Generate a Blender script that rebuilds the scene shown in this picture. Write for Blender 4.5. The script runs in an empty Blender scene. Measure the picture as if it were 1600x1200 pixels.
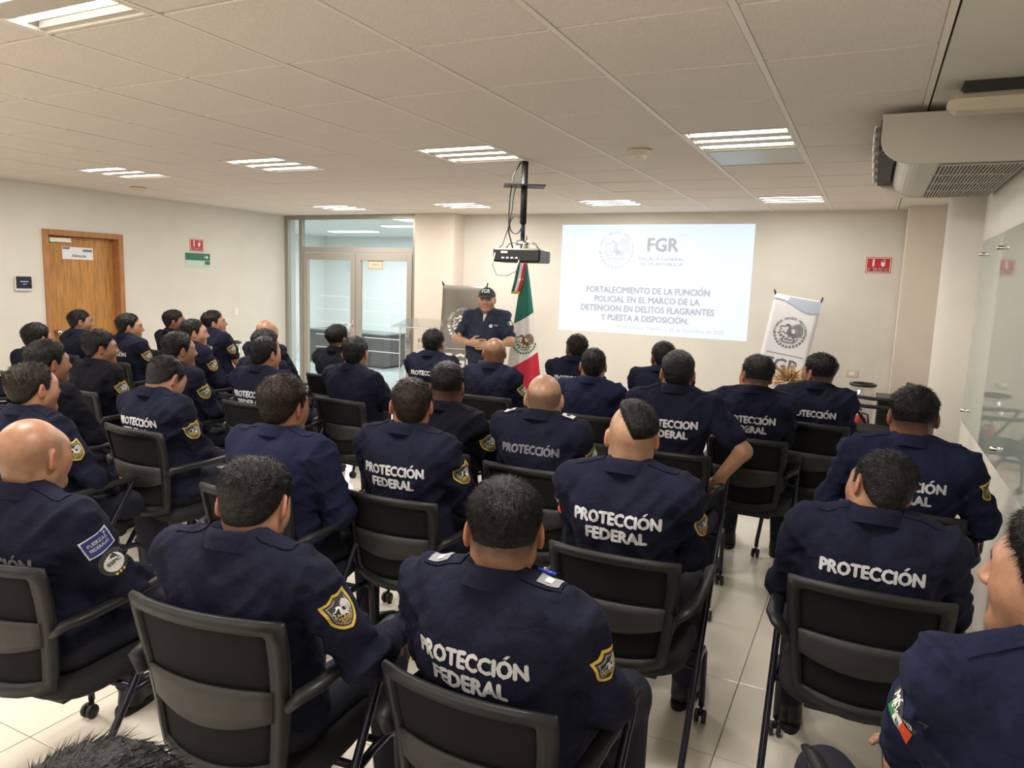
import bpy, bmesh, math, random
import numpy as np
from mathutils import Vector, Matrix
from mathutils.bvhtree import BVHTree

random.seed(7)
RNG = np.random.default_rng(11)
SC = bpy.context.scene
COL = SC.collection

# ------------------------------------------------------------------ camera
ZC = 1.72
cam_d = bpy.data.cameras.new('camera')
cam = bpy.data.objects.new('camera', cam_d)
COL.objects.link(cam)
F_PX, ROLL, PITCH, YAW = 1131.56, 0.0334, 0.1397, 0.4542


def camera_axes():
    cp, sp, cr, sr = math.cos(PITCH), math.sin(PITCH), math.cos(ROLL), math.sin(ROLL)
    right, fw, up = Vector((1, 0, 0)), Vector((0, cp, -sp)), Vector((0, sp, cp))
    r2 = right * cr + up * sr
    u2 = up * cr - right * sr
    rz = Matrix.Rotation(YAW, 3, 'Z')
    return rz @ r2, rz @ u2, rz @ fw


CR, CU, CF = camera_axes()
m = Matrix.Identity(4)
for i in range(3):
    m[i][0], m[i][1], m[i][2] = CR[i], CU[i], -CF[i]
m.translation = Vector((0, 0, ZC))
cam.matrix_world = m
cam_d.sensor_fit = 'HORIZONTAL'
cam_d.sensor_width = 36.0
cam_d.lens = F_PX / 1600.0 * 36.0
cam_d.clip_start = 0.02
SC.camera = cam

# ------------------------------------------------------------------ world, exposure
w = bpy.data.worlds.new('world')
SC.world = w
w.use_nodes = True
w.node_tree.nodes['Background'].inputs[0].default_value = (0.75, 0.86, 1.0, 1)
w.node_tree.nodes['Background'].inputs[1].default_value = 0.05
SC.view_settings.view_transform = 'Standard'
SC.view_settings.look = 'None'
SC.view_settings.gamma = 1.0
SC.view_settings.use_curve_mapping = False
SC.view_settings.exposure = 0.10
LAMP_W = 33.0          # watts of each recessed ceiling lamp
LAMP_COL = (1.0, 0.945, 0.875)
TUBE_E = 7.0
BACKROOM_W = 95.0


def seen_from(px, py, z):
    """floor position of a point seen in the picture at height z"""
    v = CR * ((px - 800) / F_PX) - CU * ((py - 600) / F_PX) + CF
    t = (z - ZC) / v.z
    return Vector((0, 0, ZC)) + v * t


# ------------------------------------------------------------------ materials
MATS = {}


def mat(name, col=(0.5, 0.5, 0.5), rough=0.6, metal=0.0, noise=0.0, nscale=20.0, bump=0.0, bscale=80.0,
        emit=None, estr=0.0, alpha=1.0, trans=0.0, ior=1.45, spec=0.5, attr=None, kind='noise', sheen=0.0, stretch=None):
    if name in MATS:
        return MATS[name]
    M = bpy.data.materials.new(name)
    M.use_nodes = True
    nt = M.node_tree
    b = nt.nodes['Principled BSDF']
    c4 = (*col, 1)
    b.inputs['Base Color'].default_value = c4
    b.inputs['Roughness'].default_value = rough
    b.inputs['Metallic'].default_value = metal
    b.inputs['Alpha'].default_value = alpha
    b.inputs['Transmission Weight'].default_value = trans
    b.inputs['IOR'].default_value = ior
    b.inputs['Specular IOR Level'].default_value = spec
    if sheen:
        b.inputs['Sheen Weight'].default_value = sheen
    if emit:
        b.inputs['Emission Color'].default_value = (*emit, 1)
        b.inputs['Emission Strength'].default_value = estr
    tc = nt.nodes.new('ShaderNodeTexCoord')
    src = tc.outputs['Object']
    if stretch:
        mp = nt.nodes.new('ShaderNodeMapping')
        mp.inputs['Scale'].default_value = stretch
        nt.links.new(src, mp.inputs['Vector'])
        src = mp.outputs['Vector']
    base_out = None
    if attr:
        a = nt.nodes.new('ShaderNodeAttribute')
        a.attribute_name = attr
        base_out = a.outputs['Color']
        nt.links.new(base_out, b.inputs['Base Color'])
    if noise:
        n = nt.nodes.new('ShaderNodeTexNoise')
        n.inputs['Scale'].default_value = nscale
        n.inputs['Detail'].default_value = 4
        nt.links.new(src, n.inputs['Vector'])
        mx = nt.nodes.new('ShaderNodeMix')
        mx.data_type = 'RGBA'
        mx.blend_type = 'MULTIPLY'
        rp = nt.nodes.new('ShaderNodeValToRGB')
        rp.color_ramp.elements[0].position = 0.3
        rp.color_ramp.elements[1].position = 0.7
        lo = 1 - noise
        rp.color_ramp.elements[0].color = (lo, lo, lo, 1)
        rp.color_ramp.elements[1].color = (1 + noise * .3, 1 + noise * .3, 1 + noise * .3, 1)
        nt.links.new(n.outputs['Fac'], rp.inputs['Fac'])
        mx.inputs['Factor'].default_value = 1
        if base_out is not None:
            nt.links.new(base_out, mx.inputs['A'])
        else:
            mx.inputs['A'].default_value = c4
        nt.links.new(rp.outputs['Color'], mx.inputs['B'])
        nt.links.new(mx.outputs['Result'], b.inputs['Base Color'])
    if bump:
        if kind == 'wave':
            n2 = nt.nodes.new('ShaderNodeTexWave')
            n2.inputs['Scale'].default_value = bscale
            o = n2.outputs['Fac']
        else:
            n2 = nt.nodes.new('ShaderNodeTexNoise')
            n2.inputs['Scale'].default_value = bscale
            n2.inputs['Detail'].default_value = 3
            o = n2.outputs['Fac']
        nt.links.new(src, n2.inputs['Vector'])
        bp = nt.nodes.new('ShaderNodeBump')
        bp.inputs['Strength'].default_value = bump
        bp.inputs['Distance'].default_value = 0.01
        nt.links.new(o, bp.inputs['Height'])
        nt.links.new(bp.outputs['Normal'], b.inputs['Normal'])
    MATS[name] = M
    return M


def glass_mat(name, tint, alpha_mix, rough=0.02, gloss=(1, 1, 1)):
    """thin pane: part tinted clear, part glossy"""
    if name in MATS:
        return MATS[name]
    M = bpy.data.materials.new(name)
    M.use_nodes = True
    nt = M.node_tree
    nt.nodes.remove(nt.nodes['Principled BSDF'])
    out = nt.nodes['Material Output']
    t = nt.nodes.new('ShaderNodeBsdfTransparent')
    t.inputs[0].default_value = (*tint, 1)
    g = nt.nodes.new('ShaderNodeBsdfGlossy')
    g.inputs[0].default_value = (*gloss, 1)
    g.inputs['Roughness'].default_value = rough
    fr = nt.nodes.new('ShaderNodeLayerWeight')
    fr.inputs[0].default_value = 0.5
    pw = nt.nodes.new('ShaderNodeMath')
    pw.operation = 'POWER'
    pw.inputs[1].default_value = 4.0
    nt.links.new(fr.outputs['Facing'], pw.inputs[0])
    ma = nt.nodes.new('ShaderNodeMath')
    ma.operation = 'MULTIPLY_ADD'
    ma.inputs[1].default_value = 0.6
    ma.inputs[2].default_value = 0.03 + alpha_mix
    nt.links.new(pw.outputs[0], ma.inputs[0])
    mx = nt.nodes.new('ShaderNodeMixShader')
    nt.links.new(ma.outputs[0], mx.inputs[0])
    nt.links.new(t.outputs[0], mx.inputs[1])
    nt.links.new(g.outputs[0], mx.inputs[2])
    nt.links.new(mx.outputs[0], out.inputs[0])
    MATS[name] = M
    return M


# ------------------------------------------------------------------ mesh helpers
class MB:
    def __init__(s):
        s.v, s.f, s.mi = [], [], []
        s.cur = 0

    def add(s, vs, fs):
        o = len(s.v)
        s.v += [tuple(p) for p in vs]
        s.f += [tuple(i + o for i in f) for f in fs]
        s.mi += [s.cur] * len(fs)
        return s

    def box(s, c, d, rot=None, bev=0.0):
        hx, hy, hz = d[0] / 2, d[1] / 2, d[2] / 2
        if bev:
            bev = min(bev, hx * .9, hy * .9, hz * .9)
            vs, idx = [], {}
            for sx in (-1, 1):
                for sy in (-1, 1):
                    for sz in (-1, 1):
                        for ax in range(3):
                            p = [sx * (hx - bev), sy * (hy - bev), sz * (hz - bev)]
                            p[ax] = (sx, sy, sz)[ax] * (hx, hy, hz)[ax]
                            idx[(sx, sy, sz, ax)] = len(vs)
                            vs.append(p)
            fs = []
            I = lambda a, b, c_, ax: idx[(a, b, c_, ax)]
            for q in (-1, 1):
                fs.append([I(q, -1, -1, 0), I(q, 1, -1, 0), I(q, 1, 1, 0), I(q, -1, 1, 0)][::q])
                fs.append([I(-1, q, -1, 1), I(-1, q, 1, 1), I(1, q, 1, 1), I(1, q, -1, 1)][::q])
                fs.append([I(-1, -1, q, 2), I(1, -1, q, 2), I(1, 1, q, 2), I(-1, 1, q, 2)][::q])
            for a in (-1, 1):
                for b in (-1, 1):
                    fs.append([I(a, b, -1, 0), I(a, b, 1, 0), I(a, b, 1, 1), I(a, b, -1, 1)][::-a * b])
                    fs.append([I(a, -1, b, 0), I(a, 1, b, 0), I(a, 1, b, 2), I(a, -1, b, 2)][::a * b])
                    fs.append([I(-1, a, b, 1), I(1, a, b, 1), I(1, a, b, 2), I(-1, a, b, 2)][::-a * b])
            for a in (-1, 1):
                for b in (-1, 1):
                    for c_ in (-1, 1):
                        fs.append([I(a, b, c_, 0), I(a, b, c_, 1), I(a, b, c_, 2)][::a * b * c_])
        else:
            vs = [(x * hx, y * hy, z * hz) for x in (-1, 1) for y in (-1, 1) for z in (-1, 1)]
            fs = [(0, 1, 3, 2), (4, 6, 7, 5), (0, 4, 5, 1), (2, 3, 7, 6), (0, 2, 6, 4), (1, 5, 7, 3)]
        R = rot if rot is not None else Matrix.Identity(3)
        c = Vector(c)
        return s.add([R @ Vector(p) + c for p in vs], fs)

    def tube(s, path, r, n=8, cap=True, flat=1.0, closed=False):
        P = [Vector(p) for p in path]
        rs = r if isinstance(r, (list, tuple)) else [r] * len(P)
        vs, fs = [], []
        prev = None
        m_ = len(P)
        for i, p in enumerate(P):
            if closed:
                t = (P[(i + 1) % m_] - P[i - 1]).normalized()
            else:
                t = (P[min(i + 1, m_ - 1)] - P[max(i - 1, 0)]).normalized()
            if prev is None:
                a = Vector((0, 0, 1)) if abs(t.z) < .9 else Vector((1, 0, 0))
                u = t.cross(a).normalized()
            else:
                u = (prev - t * prev.dot(t)).normalized()
            prev = u
            vv = t.cross(u)
            for k in range(n):
                an = 2 * math.pi * k / n
                vs.append(p + (u * math.cos(an) + vv * math.sin(an) * flat) * rs[i])
        for i in range(m_ if closed else m_ - 1):
            j = (i + 1) % m_
            for k in range(n):
                k2 = (k + 1) % n
                fs.append((i * n + k, i * n + k2, j * n + k2, j * n + k))
        if cap and not closed:
            fs.append(tuple(range(n))[::-1])
            fs.append(tuple((m_ - 1) * n + k for k in range(n)))
        return s.add(vs, fs)

    def lathe(s, prof, c=(0, 0, 0), n=16, axis='Z'):
        vs, fs = [], []
        for (r_, z) in prof:
            for k in range(n):
                a = 2 * math.pi * k / n
                p = (r_ * math.cos(a), r_ * math.sin(a), z)
                if axis == 'X':
                    p = (p[2], p[0], p[1])
                elif axis == 'Y':
                    p = (p[0], p[2], p[1])
                vs.append((p[0] + c[0], p[1] + c[1], p[2] + c[2]))
        for i in range(len(prof) - 1):
            for k in range(n):
                k2 = (k + 1) % n
                fs.append((i * n + k, i * n + k2, (i + 1) * n + k2, (i + 1) * n + k))
        fs.append(tuple(range(n))[::-1])
        fs.append(tuple((len(prof) - 1) * n + k for k in range(n)))
        return s.add(vs, fs)

    def grid(s, fn, nu, nv, closed_u=False):
        vs = [fn(i / nu, j / nv) for j in range(nv + 1) for i in range(nu + 1)]
        fs = [(j * (nu + 1) + i, j * (nu + 1) + i + 1, (j + 1) * (nu + 1) + i + 1, (j + 1) * (nu + 1) + i)
              for j in range(nv) for i in range(nu)]
        return s.add(vs, fs)

    def slab(s, fn, nu, nv, th):
        """closed thin slab: fn(u,v)->(point, normal)"""
        A, B = [], []
        for j in range(nv + 1):
            for i in range(nu + 1):
                p, n_ = fn(i / nu, j / nv)
                p, n_ = Vector(p), Vector(n_).normalized()
                A.append(p + n_ * th / 2)
                B.append(p - n_ * th / 2)
        W = nu + 1
        N = len(A)
        fs = []
        for j in range(nv):
            for i in range(nu):
                a, b, c, d = j * W + i, j * W + i + 1, (j + 1) * W + i + 1, (j + 1) * W + i
                fs.append((a, b, c, d))
                fs.append((N + d, N + c, N + b, N + a))
        rim = [i for i in range(W)] + [j * W + nu for j in range(1, nv + 1)] + \
              [nv * W + i for i in range(nu - 1, -1, -1)] + [j * W for j in range(nv - 1, 0, -1)]
        for k in range(len(rim)):
            a, b = rim[k], rim[(k + 1) % len(rim)]
            fs.append((b, a, N + a, N + b))
        return s.add(A + B, fs)

    def poly(s, pts):
        return s.add(pts, [tuple(range(len(pts)))])

    def prism(s, pts2, h0, h1, place):
        n = len(pts2)
        vs = [place(p[0], p[1], h0) for p in pts2] + [place(p[0], p[1], h1) for p in pts2]
        fs = [tuple(range(n))[::-1], tuple(range(n, 2 * n))] + [(i, (i + 1) % n, n + (i + 1) % n, n + i) for i in range(n)]
        return s.add(vs, fs)

    def mesh(s, name, mats, smooth=False):
        me = bpy.data.meshes.new(name)
        me.from_pydata([tuple(v) for v in s.v], [], s.f)
        if not isinstance(mats, (list, tuple)):
            mats = [mats]
        for x in mats:
            me.materials.append(x)
        if len(mats) > 1:
            me.polygons.foreach_set('material_index', s.mi)
        if smooth:
            me.polygons.foreach_set('use_smooth', [True] * len(me.polygons))
        me.update()
        return me

    def build(s, name, mats, parent=None, smooth=False, **kw):
        return link(name, s.mesh(name, mats, smooth), parent, **kw)


def link(name, me, parent=None, loc=None, rot=None, label=None, cat=None, group=None, kind=None, scale=None):
    o = bpy.data.objects.new(name, me)
    COL.objects.link(o)
    if parent is not None:
        o.parent = parent
    if loc is not None:
        o.location = loc
    if rot is not None:
        o.rotation_euler = rot
    if scale is not None:
        o.scale = scale
    tag(o, label, cat, group, kind)
    return o


def tag(o, label=None, cat=None, group=None, kind=None):
    if label:
        o['label'] = label
    if cat:
        o['category'] = cat
    if group:
        o['group'] = group
    if kind:
        o['kind'] = kind
    return o


def thing(name, label, cat, loc=(0, 0, 0), rz=0.0, group=None):
    o = bpy.data.objects.new(name, None)
    o.empty_display_size = 0.1
    COL.objects.link(o)
    o.location = loc
    o.rotation_euler = (0, 0, rz)
    return tag(o, label, cat, group)


def copy_tree(o, parent=None):
    c = o.copy()
    COL.objects.link(c)
    c.parent = parent
    for ch in list(o.children):
        if ch.type != 'LIGHT':
            copy_tree(ch, c)
    return c


def np_mesh(name, V, Fq, mats, smooth=True, cols=None):
    me = bpy.data.meshes.new(name)
    n, q = len(V), len(Fq)
    me.vertices.add(n)
    me.vertices.foreach_set('co', np.ascontiguousarray(V, dtype=np.float32).ravel())
    k = Fq.shape[1]
    me.loops.add(q * k)
    me.loops.foreach_set('vertex_index', np.ascontiguousarray(Fq, dtype=np.int32).ravel())
    me.polygons.add(q)
    me.polygons.foreach_set('loop_start', np.arange(0, q * k, k, dtype=np.int32))
    me.polygons.foreach_set('loop_total', np.full(q, k, dtype=np.int32))
    if smooth:
        me.polygons.foreach_set('use_smooth', np.ones(q, dtype=bool))
    if not isinstance(mats, (list, tuple)):
        mats = [mats]
    for x in mats:
        me.materials.append(x)
    me.update(calc_edges=True)
    if cols is not None:
        a = me.color_attributes.new('col', 'FLOAT_COLOR', 'POINT')
        c4 = np.ones((n, 4), dtype=np.float32)
        c4[:, :3] = cols
        a.data.foreach_set('color', c4.ravel())
    return me


# ------------------------------------------------------------------ text and flat print
TEXT_CACHE = {}
ACC = str.maketrans('ÁÉÍÓÚ', 'AEIOU')


def text_tris(s, bold=0.0, maxlen=0.12):
    """2-D triangles of a line of text, cap height about 1, left at x=0; returns verts(n,2), tris"""
    key = (s, bold, maxlen)
    if key in TEXT_CACHE:
        return TEXT_CACHE[key]
    plain = s.translate(ACC)
    if bold > 0 or (plain != s and s.isupper()):
        V, T = text_tris(plain, 0.0, maxlen)
        Vs, Ts = [], []
        sh = (-bold, 0.0, bold) if bold > 0 else (0.0,)
        for q, (dx, dy) in enumerate([(a, b) for a in sh for b in (sh if a == 0 else (0.0,))]):
            Ts += [tuple(i + q * len(V) for i in t_) for t_ in T]
            Vs.append(V + np.array([dx * 1.3, dy]))
        V = np.concatenate(Vs)
        for i, ch in enumerate(s):
            if ch != plain[i]:
                x1 = text_tris(plain[:i + 1], 0.0, 9.0)[0][:, 0].max()
                wd = text_tris(plain[i], 0.0, 9.0)[0][:, 0].max()
                xc = x1 - wd / 2
                o = len(V)
                tk = .10 + bold
                V = np.concatenate([V, np.array([[xc - tk, 1.12], [xc + tk * .7, 1.12], [xc + .22 + tk, 1.36], [xc + .12, 1.36]])])
                Ts += [(o, o + 1, o + 2), (o, o + 2, o + 3)]
        V[:, 0] -= V[:, 0].min()
        TEXT_CACHE[key] = (V, Ts)
        return V, Ts
    c = bpy.data.curves.new('lettering', 'FONT')
    c.body = s
    c.resolution_u = 2
    c.offset = bold
    o = bpy.data.objects.new('lettering', c)
    COL.objects.link(o)
    bpy.context.view_layer.update()
    me = bpy.data.meshes.new_from_object(o.evaluated_get(bpy.context.evaluated_depsgraph_get()))
    bpy.data.objects.remove(o)
    bpy.data.curves.remove(c)
    bm = bmesh.new()
    bm.from_mesh(me)
    bmesh.ops.remove_doubles(bm, verts=bm.verts, dist=1e-5)
    bmesh.ops.triangulate(bm, faces=bm.faces)
    for _ in range(3):
        es = [e for e in bm.edges if e.calc_length() > maxlen]
        if not es:
            break
        bmesh.ops.subdivide_edges(bm, edges=es, cuts=1)
        bmesh.ops.triangulate(bm, faces=bm.faces)
    bm.verts.ensure_lookup_table()
    V = np.array([v.co[:2] for v in bm.verts], dtype=np.float64) / 0.70
    T = [tuple(v.index for v in f.verts) for f in bm.faces]
    bm.free()
    bpy.data.meshes.remove(me)
    V[:, 0] -= V[:, 0].min()
    TEXT_CACHE[key] = (V, T)
    return V, T


def put_text(mb, s, place, cx, cy, height=None, width=None, bold=0.0, align='C', coarse=True):
    """add text to mb; place(x,y)->3D"""
    V, T = text_tris(s, bold, 9.0 if coarse else 0.12)
    V = V.copy()
    if height is not None:
        V *= height
        if width is not None:
            V[:, 0] *= width / max(1e-6, V[:, 0].max())
    else:
        V *= width / V[:, 0].max()
    wd = V[:, 0].max()
    V[:, 0] += cx - (wd / 2 if align == 'C' else (wd if align == 'R' else 0))
    V[:, 1] += cy
    mb.add([place(x, y) for x, y in V], T)


def strip2(path, wd):
    """2-D ribbon quads along path; wd may be list"""
    out = []
    n = len(path)
    ws = wd if isinstance(wd, (list, tuple)) else [wd] * n
    L, R_ = [], []
    for i in range(n):
        a, b = path[max(i - 1, 0)], path[min(i + 1, n - 1)]
        dx, dy = b[0] - a[0], b[1] - a[1]
        l = math.hypot(dx, dy) or 1
        nx, ny = -dy / l, dx / l
        L.append((path[i][0] + nx * ws[i] / 2, path[i][1] + ny * ws[i] / 2))
        R_.append((path[i][0] - nx * ws[i] / 2, path[i][1] - ny * ws[i] / 2))
    for i in range(n - 1):
        out.append([R_[i], R_[i + 1], L[i + 1], L[i]])
    return out


def oval2(cx, cy, rx, ry, rot=0.0, n=10):
    c, s_ = math.cos(rot), math.sin(rot)
    return [(cx + rx * math.cos(2 * math.pi * k / n) * c - ry * math.sin(2 * math.pi * k / n) * s_,
             cy + rx * math.cos(2 * math.pi * k / n) * s_ + ry * math.sin(2 * math.pi * k / n) * c) for k in range(n)]


def eagle_polys():
    """eagle with a snake on a cactus, unit radius; returns (body polys, plant polys, snake polys)"""
    eagle, plant, snake = [], [], []
    for i, r_ in enumerate((0.20, 0.275, 0.35, 0.425, 0.50, 0.575)):     # wing feathers
        a0, a1 = math.radians(-62 + i * 6), math.radians(118 - i * 11)
        pth = [(0.12 + r_ * math.cos(a0 + (a1 - a0) * k / 9), 0.10 + r_ * 1.02 * math.sin(a0 + (a1 - a0) * k / 9)) for k in range(10)]
        eagle += strip2(pth, [0.02] + [0.052] * 8 + [0.02])
    eagle += strip2([(-0.30, 0.36), (-0.22, 0.44), (-0.10, 0.42), (-0.02, 0.30), (-0.06, 0.12), (-0.02, -0.04), (0.10, -0.18)],
                    [0.06, 0.17, 0.15, 0.16, 0.24, 0.30, 0.16])
    eagle.append([(-0.30, 0.41), (-0.42, 0.36), (-0.43, 0.29), (-0.30, 0.32)])
    eagle += strip2([(0.02, -0.02), (0.20, -0.20), (0.32, -0.34)], [0.10, 0.16, 0.10])
    eagle += strip2([(0.10, -0.02), (0.34, -0.16), (0.46, -0.24)], [0.08, 0.10, 0.05])
    eagle += strip2([(-0.10, -0.05), (-0.26, -0.08), (-0.34, 0.02)], [0.10, 0.07, 0.05])
    eagle += strip2([(0.0, -0.15), (-0.02, -0.28), (-0.10, -0.32)], [0.10, 0.06, 0.05])
    snake += strip2([(-0.42, 0.30), (-0.52, 0.36), (-0.60, 0.26), (-0.50, 0.16), (-0.58, 0.04), (-0.50, -0.06), (-0.38, 0.0), (-0.34, 0.10)], 0.055)
    for (x, y, rx, ry, ro) in ((-0.46, -0.22, .10, .07, .5), (-0.28, -0.28, .09, .06, -.3), (-0.10, -0.40, .12, .06, 0), (0.12, -0.42, .11, .06, .1),
                               (0.34, -0.42, .10, .06, .5), (-0.34, -0.42, .10, .06, -.4), (0.50, -0.34, .07, .05, .9), (-0.60, -0.10, .07, .05, 1.2)):
        plant.append(oval2(x, y, rx, ry, ro))
    plant += strip2([(-0.50, -0.50), (-0.2, -0.56), (0.15, -0.56), (0.46, -0.49)], 0.05)
    plant += strip2([(-0.40, -0.60), (0.0, -0.65), (0.36, -0.60)], 0.03)
    return eagle, plant, snake


EAGLE = eagle_polys()


def wreath_polys(r_=0.86):
    out = []
    for i in range(13):
        a = math.radians(190 + i * 160 / 12)
        x, y = r_ * math.cos(a), r_ * math.sin(a)
        out.append(oval2(x, y, .10, .045, a + math.pi / 2 + .5, 8))
        out.append(oval2(x * .93, y * .93, .07, .035, a + math.pi / 2 - .6, 8))
    return out


def put_emblem(mb, place, cx, cy, r_, lettered=True, idx=(0, 0, 0), wreath_idx=0):
    P = lambda q: [place(cx + x * r_, cy + y * r_) for x, y in q]
    for k, grp in enumerate(EAGLE):
        mb.cur = idx[k]
        for q in grp:
            mb.poly(P(q))
    mb.cur = wreath_idx
    for q in wreath_polys():
        mb.poly(P(q))
    if lettered:
        s_ = 'ESTADOS UNIDOS MEXICANOS'
        n = len(s_)
        for i, ch in enumerate(s_):
            if ch == ' ':
                continue
            a = math.radians(186 - (192.0 * (i + .5) / n))
            V, T = text_tris(ch, 0.02, 9.0)
            wd = V[:, 0].max()
            ca, sa = math.cos(a - math.pi / 2), math.sin(a - math.pi / 2)
            pts = []
            for x, y in V:
                x, y = (x - wd / 2) * .14, y * .14 + .80
                pts.append(place(cx + (x * ca - y * sa) * r_, cy + (x * sa + y * ca) * r_))
            mb.add(pts, T)
    mb.cur = 0

# ================================================================== the room
XL, XR, YB, YF, ZCEIL = -8.0, 0.60, -2.44, 8.65, 2.595
M_WALL = mat('cream_paint', (0.66, 0.635, 0.575), .75, noise=.04, nscale=3, bump=.05, bscale=120)
M_WALL2 = mat('warm_paint', (0.68, 0.61, 0.53), .75, noise=.04, nscale=3, bump=.05, bscale=120)
M_WHITE = mat('white_paint', (0.78, 0.75, 0.68), .6, noise=.03, nscale=4)
M_TILE = mat('floor_porcelain', (0.78, 0.72, 0.62), .16, noise=.10, nscale=2.5, spec=.5)
M_GROUT = mat('grout', (0.30, 0.27, 0.23), .8, noise=.2, nscale=30)
M_CEIL = mat('mineral_tile', (0.76, 0.70, 0.645), .9, noise=.10, nscale=90, bump=.35, bscale=160)
M_TEE = mat('ceiling_tee', (0.78, 0.74, 0.67), .5, noise=.04, nscale=20)
M_GYP = mat('soffit_paint', (0.68, 0.65, 0.58), .8, noise=.04, nscale=4)

# floor: a grout bed and separate tiles
T = 0.566
mb = MB().box(((XL + XR) / 2, (YB + YF) / 2 + .1, -.06), (XR - XL + .5, YF - YB + .6, .11))
floor = mb.build('floor', M_GROUT, kind='structure')
x0, y0 = -.373, 3.712
tile_me = MB().box((0, 0, -.004), (T - .004, T - .004, .012), bev=.0015).mesh('floor_tile', M_TILE)
k0, k1 = math.floor((XL - x0) / T), math.ceil((XR - x0) / T)
j0, j1 = math.floor((YB - y0) / T), math.ceil((YF + .0 - y0) / T)
for i in range(k0, k1):
    for j in range(j0, j1):
        xa, xb = max(x0 + i * T, XL), min(x0 + (i + 1) * T, XR)
        ya, yb = max(y0 + j * T, YB), min(y0 + (j + 1) * T, YF)
        if xb - xa < .03 or yb - ya < .03:
            continue
        link('floor_tile', tile_me, floor, loc=((xa + xb) / 2, (ya + yb) / 2, -.002), scale=((xb - xa) / T, (yb - ya) / T, 1))

# ceiling: slab, tees, tiles
C = 0.61
CX0, CY0 = -.7661 * C, 3.9957 * C
mb = MB().box(((XL + XR) / 2, (YB + YF) / 2, ZCEIL + .16), (XR - XL + .4, YF - YB + .4, .06))
ceiling = mb.build('ceiling', M_GYP, kind='structure')
XE = CX0 + C          # right end of the tiled field
mb = MB().box(((XE + XR + .1) / 2 + .01, (YB + YF) / 2, ZCEIL + .04), (XR + .1 - XE - .02, YF - YB, .08))
mb.build('soffit', M_GYP, ceiling)
rows = range(-8, 11)
cols = range(-13, 1)
lamp_cells = {(c, r_) for c in (-1, -4, -7, -10) for r_ in (3, 8, -2, -7)}
special = lamp_cells | {(-1, 4)}
ct_me = MB().box((0, 0, .006), (C - .024, C - .013, .016), bev=.004).mesh('ceiling_tile', M_CEIL)


def cell(c, r_):
    xa, xb = max(CX0 + c * C, XL), CX0 + (c + 1) * C
    ya, yb = max(CY0 + r_ * C, YB), min(CY0 + (r_ + 1) * C, YF)
    return xa, xb, ya, yb


for c in cols:
    for r_ in rows:
        if (c, r_) in special:
            continue
        xa, xb, ya, yb = cell(c, r_)
        if xb - xa < .05 or yb - ya < .05:
            continue
        o = link('ceiling_tile', ct_me, ceiling, loc=((xa + xb) / 2, (ya + yb) / 2, ZCEIL + random.uniform(0, .002)),
                 scale=((xb - xa) / C, (yb - ya) / C, 1))
        o.rotation_euler = (random.uniform(-.003, .003), random.uniform(-.003, .003), 0)
tee_y = MB().box((0, 0, .004), (.024, YF - YB, .01)).mesh('main_tee', M_TEE)
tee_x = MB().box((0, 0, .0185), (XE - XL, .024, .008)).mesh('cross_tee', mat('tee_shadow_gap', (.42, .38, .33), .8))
for c in list(cols)[1:] + [1]:
    link('main_tee', tee_y, ceiling, loc=(CX0 + c * C, (YB + YF) / 2, ZCEIL - .002))
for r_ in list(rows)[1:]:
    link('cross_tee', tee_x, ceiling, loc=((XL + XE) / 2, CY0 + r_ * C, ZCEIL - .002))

# walls
DY0, DY1, DZ = 4.83, 5.76, 2.12
mb = MB()
th = .16
mb.box((XL - th / 2, (YB + DY0) / 2, 1.35), (th, DY0 - YB, 2.7))
mb.box((XL - th / 2, (DY1 + YF) / 2, 1.35), (th, YF - DY1, 2.7))
mb.box((XL - th / 2, (DY0 + DY1) / 2, (DZ + 2.7) / 2), (th, DY1 - DY0, 2.7 - DZ))
wall_left = mb.build('wall_left', M_WALL, kind='structure')
mb = MB().box((-2.2, YF + .08, 1.35), (5.9, .16, 2.7))
wall_back = mb.build('wall_back', M_WALL, kind='structure')
mb = MB().box((-5.32, 8.53, 1.35), (.61, .32, 2.7), bev=.004)
mb.build('trim_1', M_WALL2, kind='structure')
mb = MB().box((.55, 8.45, 1.35), (.60, .36, 2.7), bev=.004)
mb.build('trim_2', M_WALL2, kind='structure')
mb = MB().lathe([(.235, 0), (.235, 2.62)], (.64, 5.78, 0), 40)
o = mb.build('trim_3', M_WHITE, kind='structure', smooth=True)
o.data.polygons[-1].use_smooth = o.data.polygons[-2].use_smooth = False
mb = MB().box((XR + .08, (YB + YF) / 2, 1.35), (.16, YF - YB + .4, 2.7))
mb.build('wall_right', M_WHITE, kind='structure')
mb = MB().box(((XL + XR) / 2, YB - .08, 1.35), (XR - XL + .3, .16, 2.7))
mb.build('wall_rear', M_WALL, kind='structure')
M_BASE = mat('baseboard_tile', (0.55, 0.50, 0.42), .3, noise=.08, nscale=6)
mb = MB().box((XL + .006, (YB + DY0 - .07) / 2, .04), (.012, DY0 - .07 - YB, .08), bev=.003)
mb.box((XL + .006, (DY1 + .07 + 8.36) / 2, .04), (.012, 8.36 - DY1 - .07, .08), bev=.003)
mb.build('baseboard_left', M_BASE, kind='structure')
mb = MB().box((-2.35, YF - .006, .04), (5.3, .012, .08), bev=.003)
mb.build('baseboard_back', M_BASE, kind='structure')
mb = MB().box((XR - .006, 1.6, .04), (.012, 7.9, .08), bev=.003)
mb.build('baseboard_right', M_BASE, kind='structure')

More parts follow.
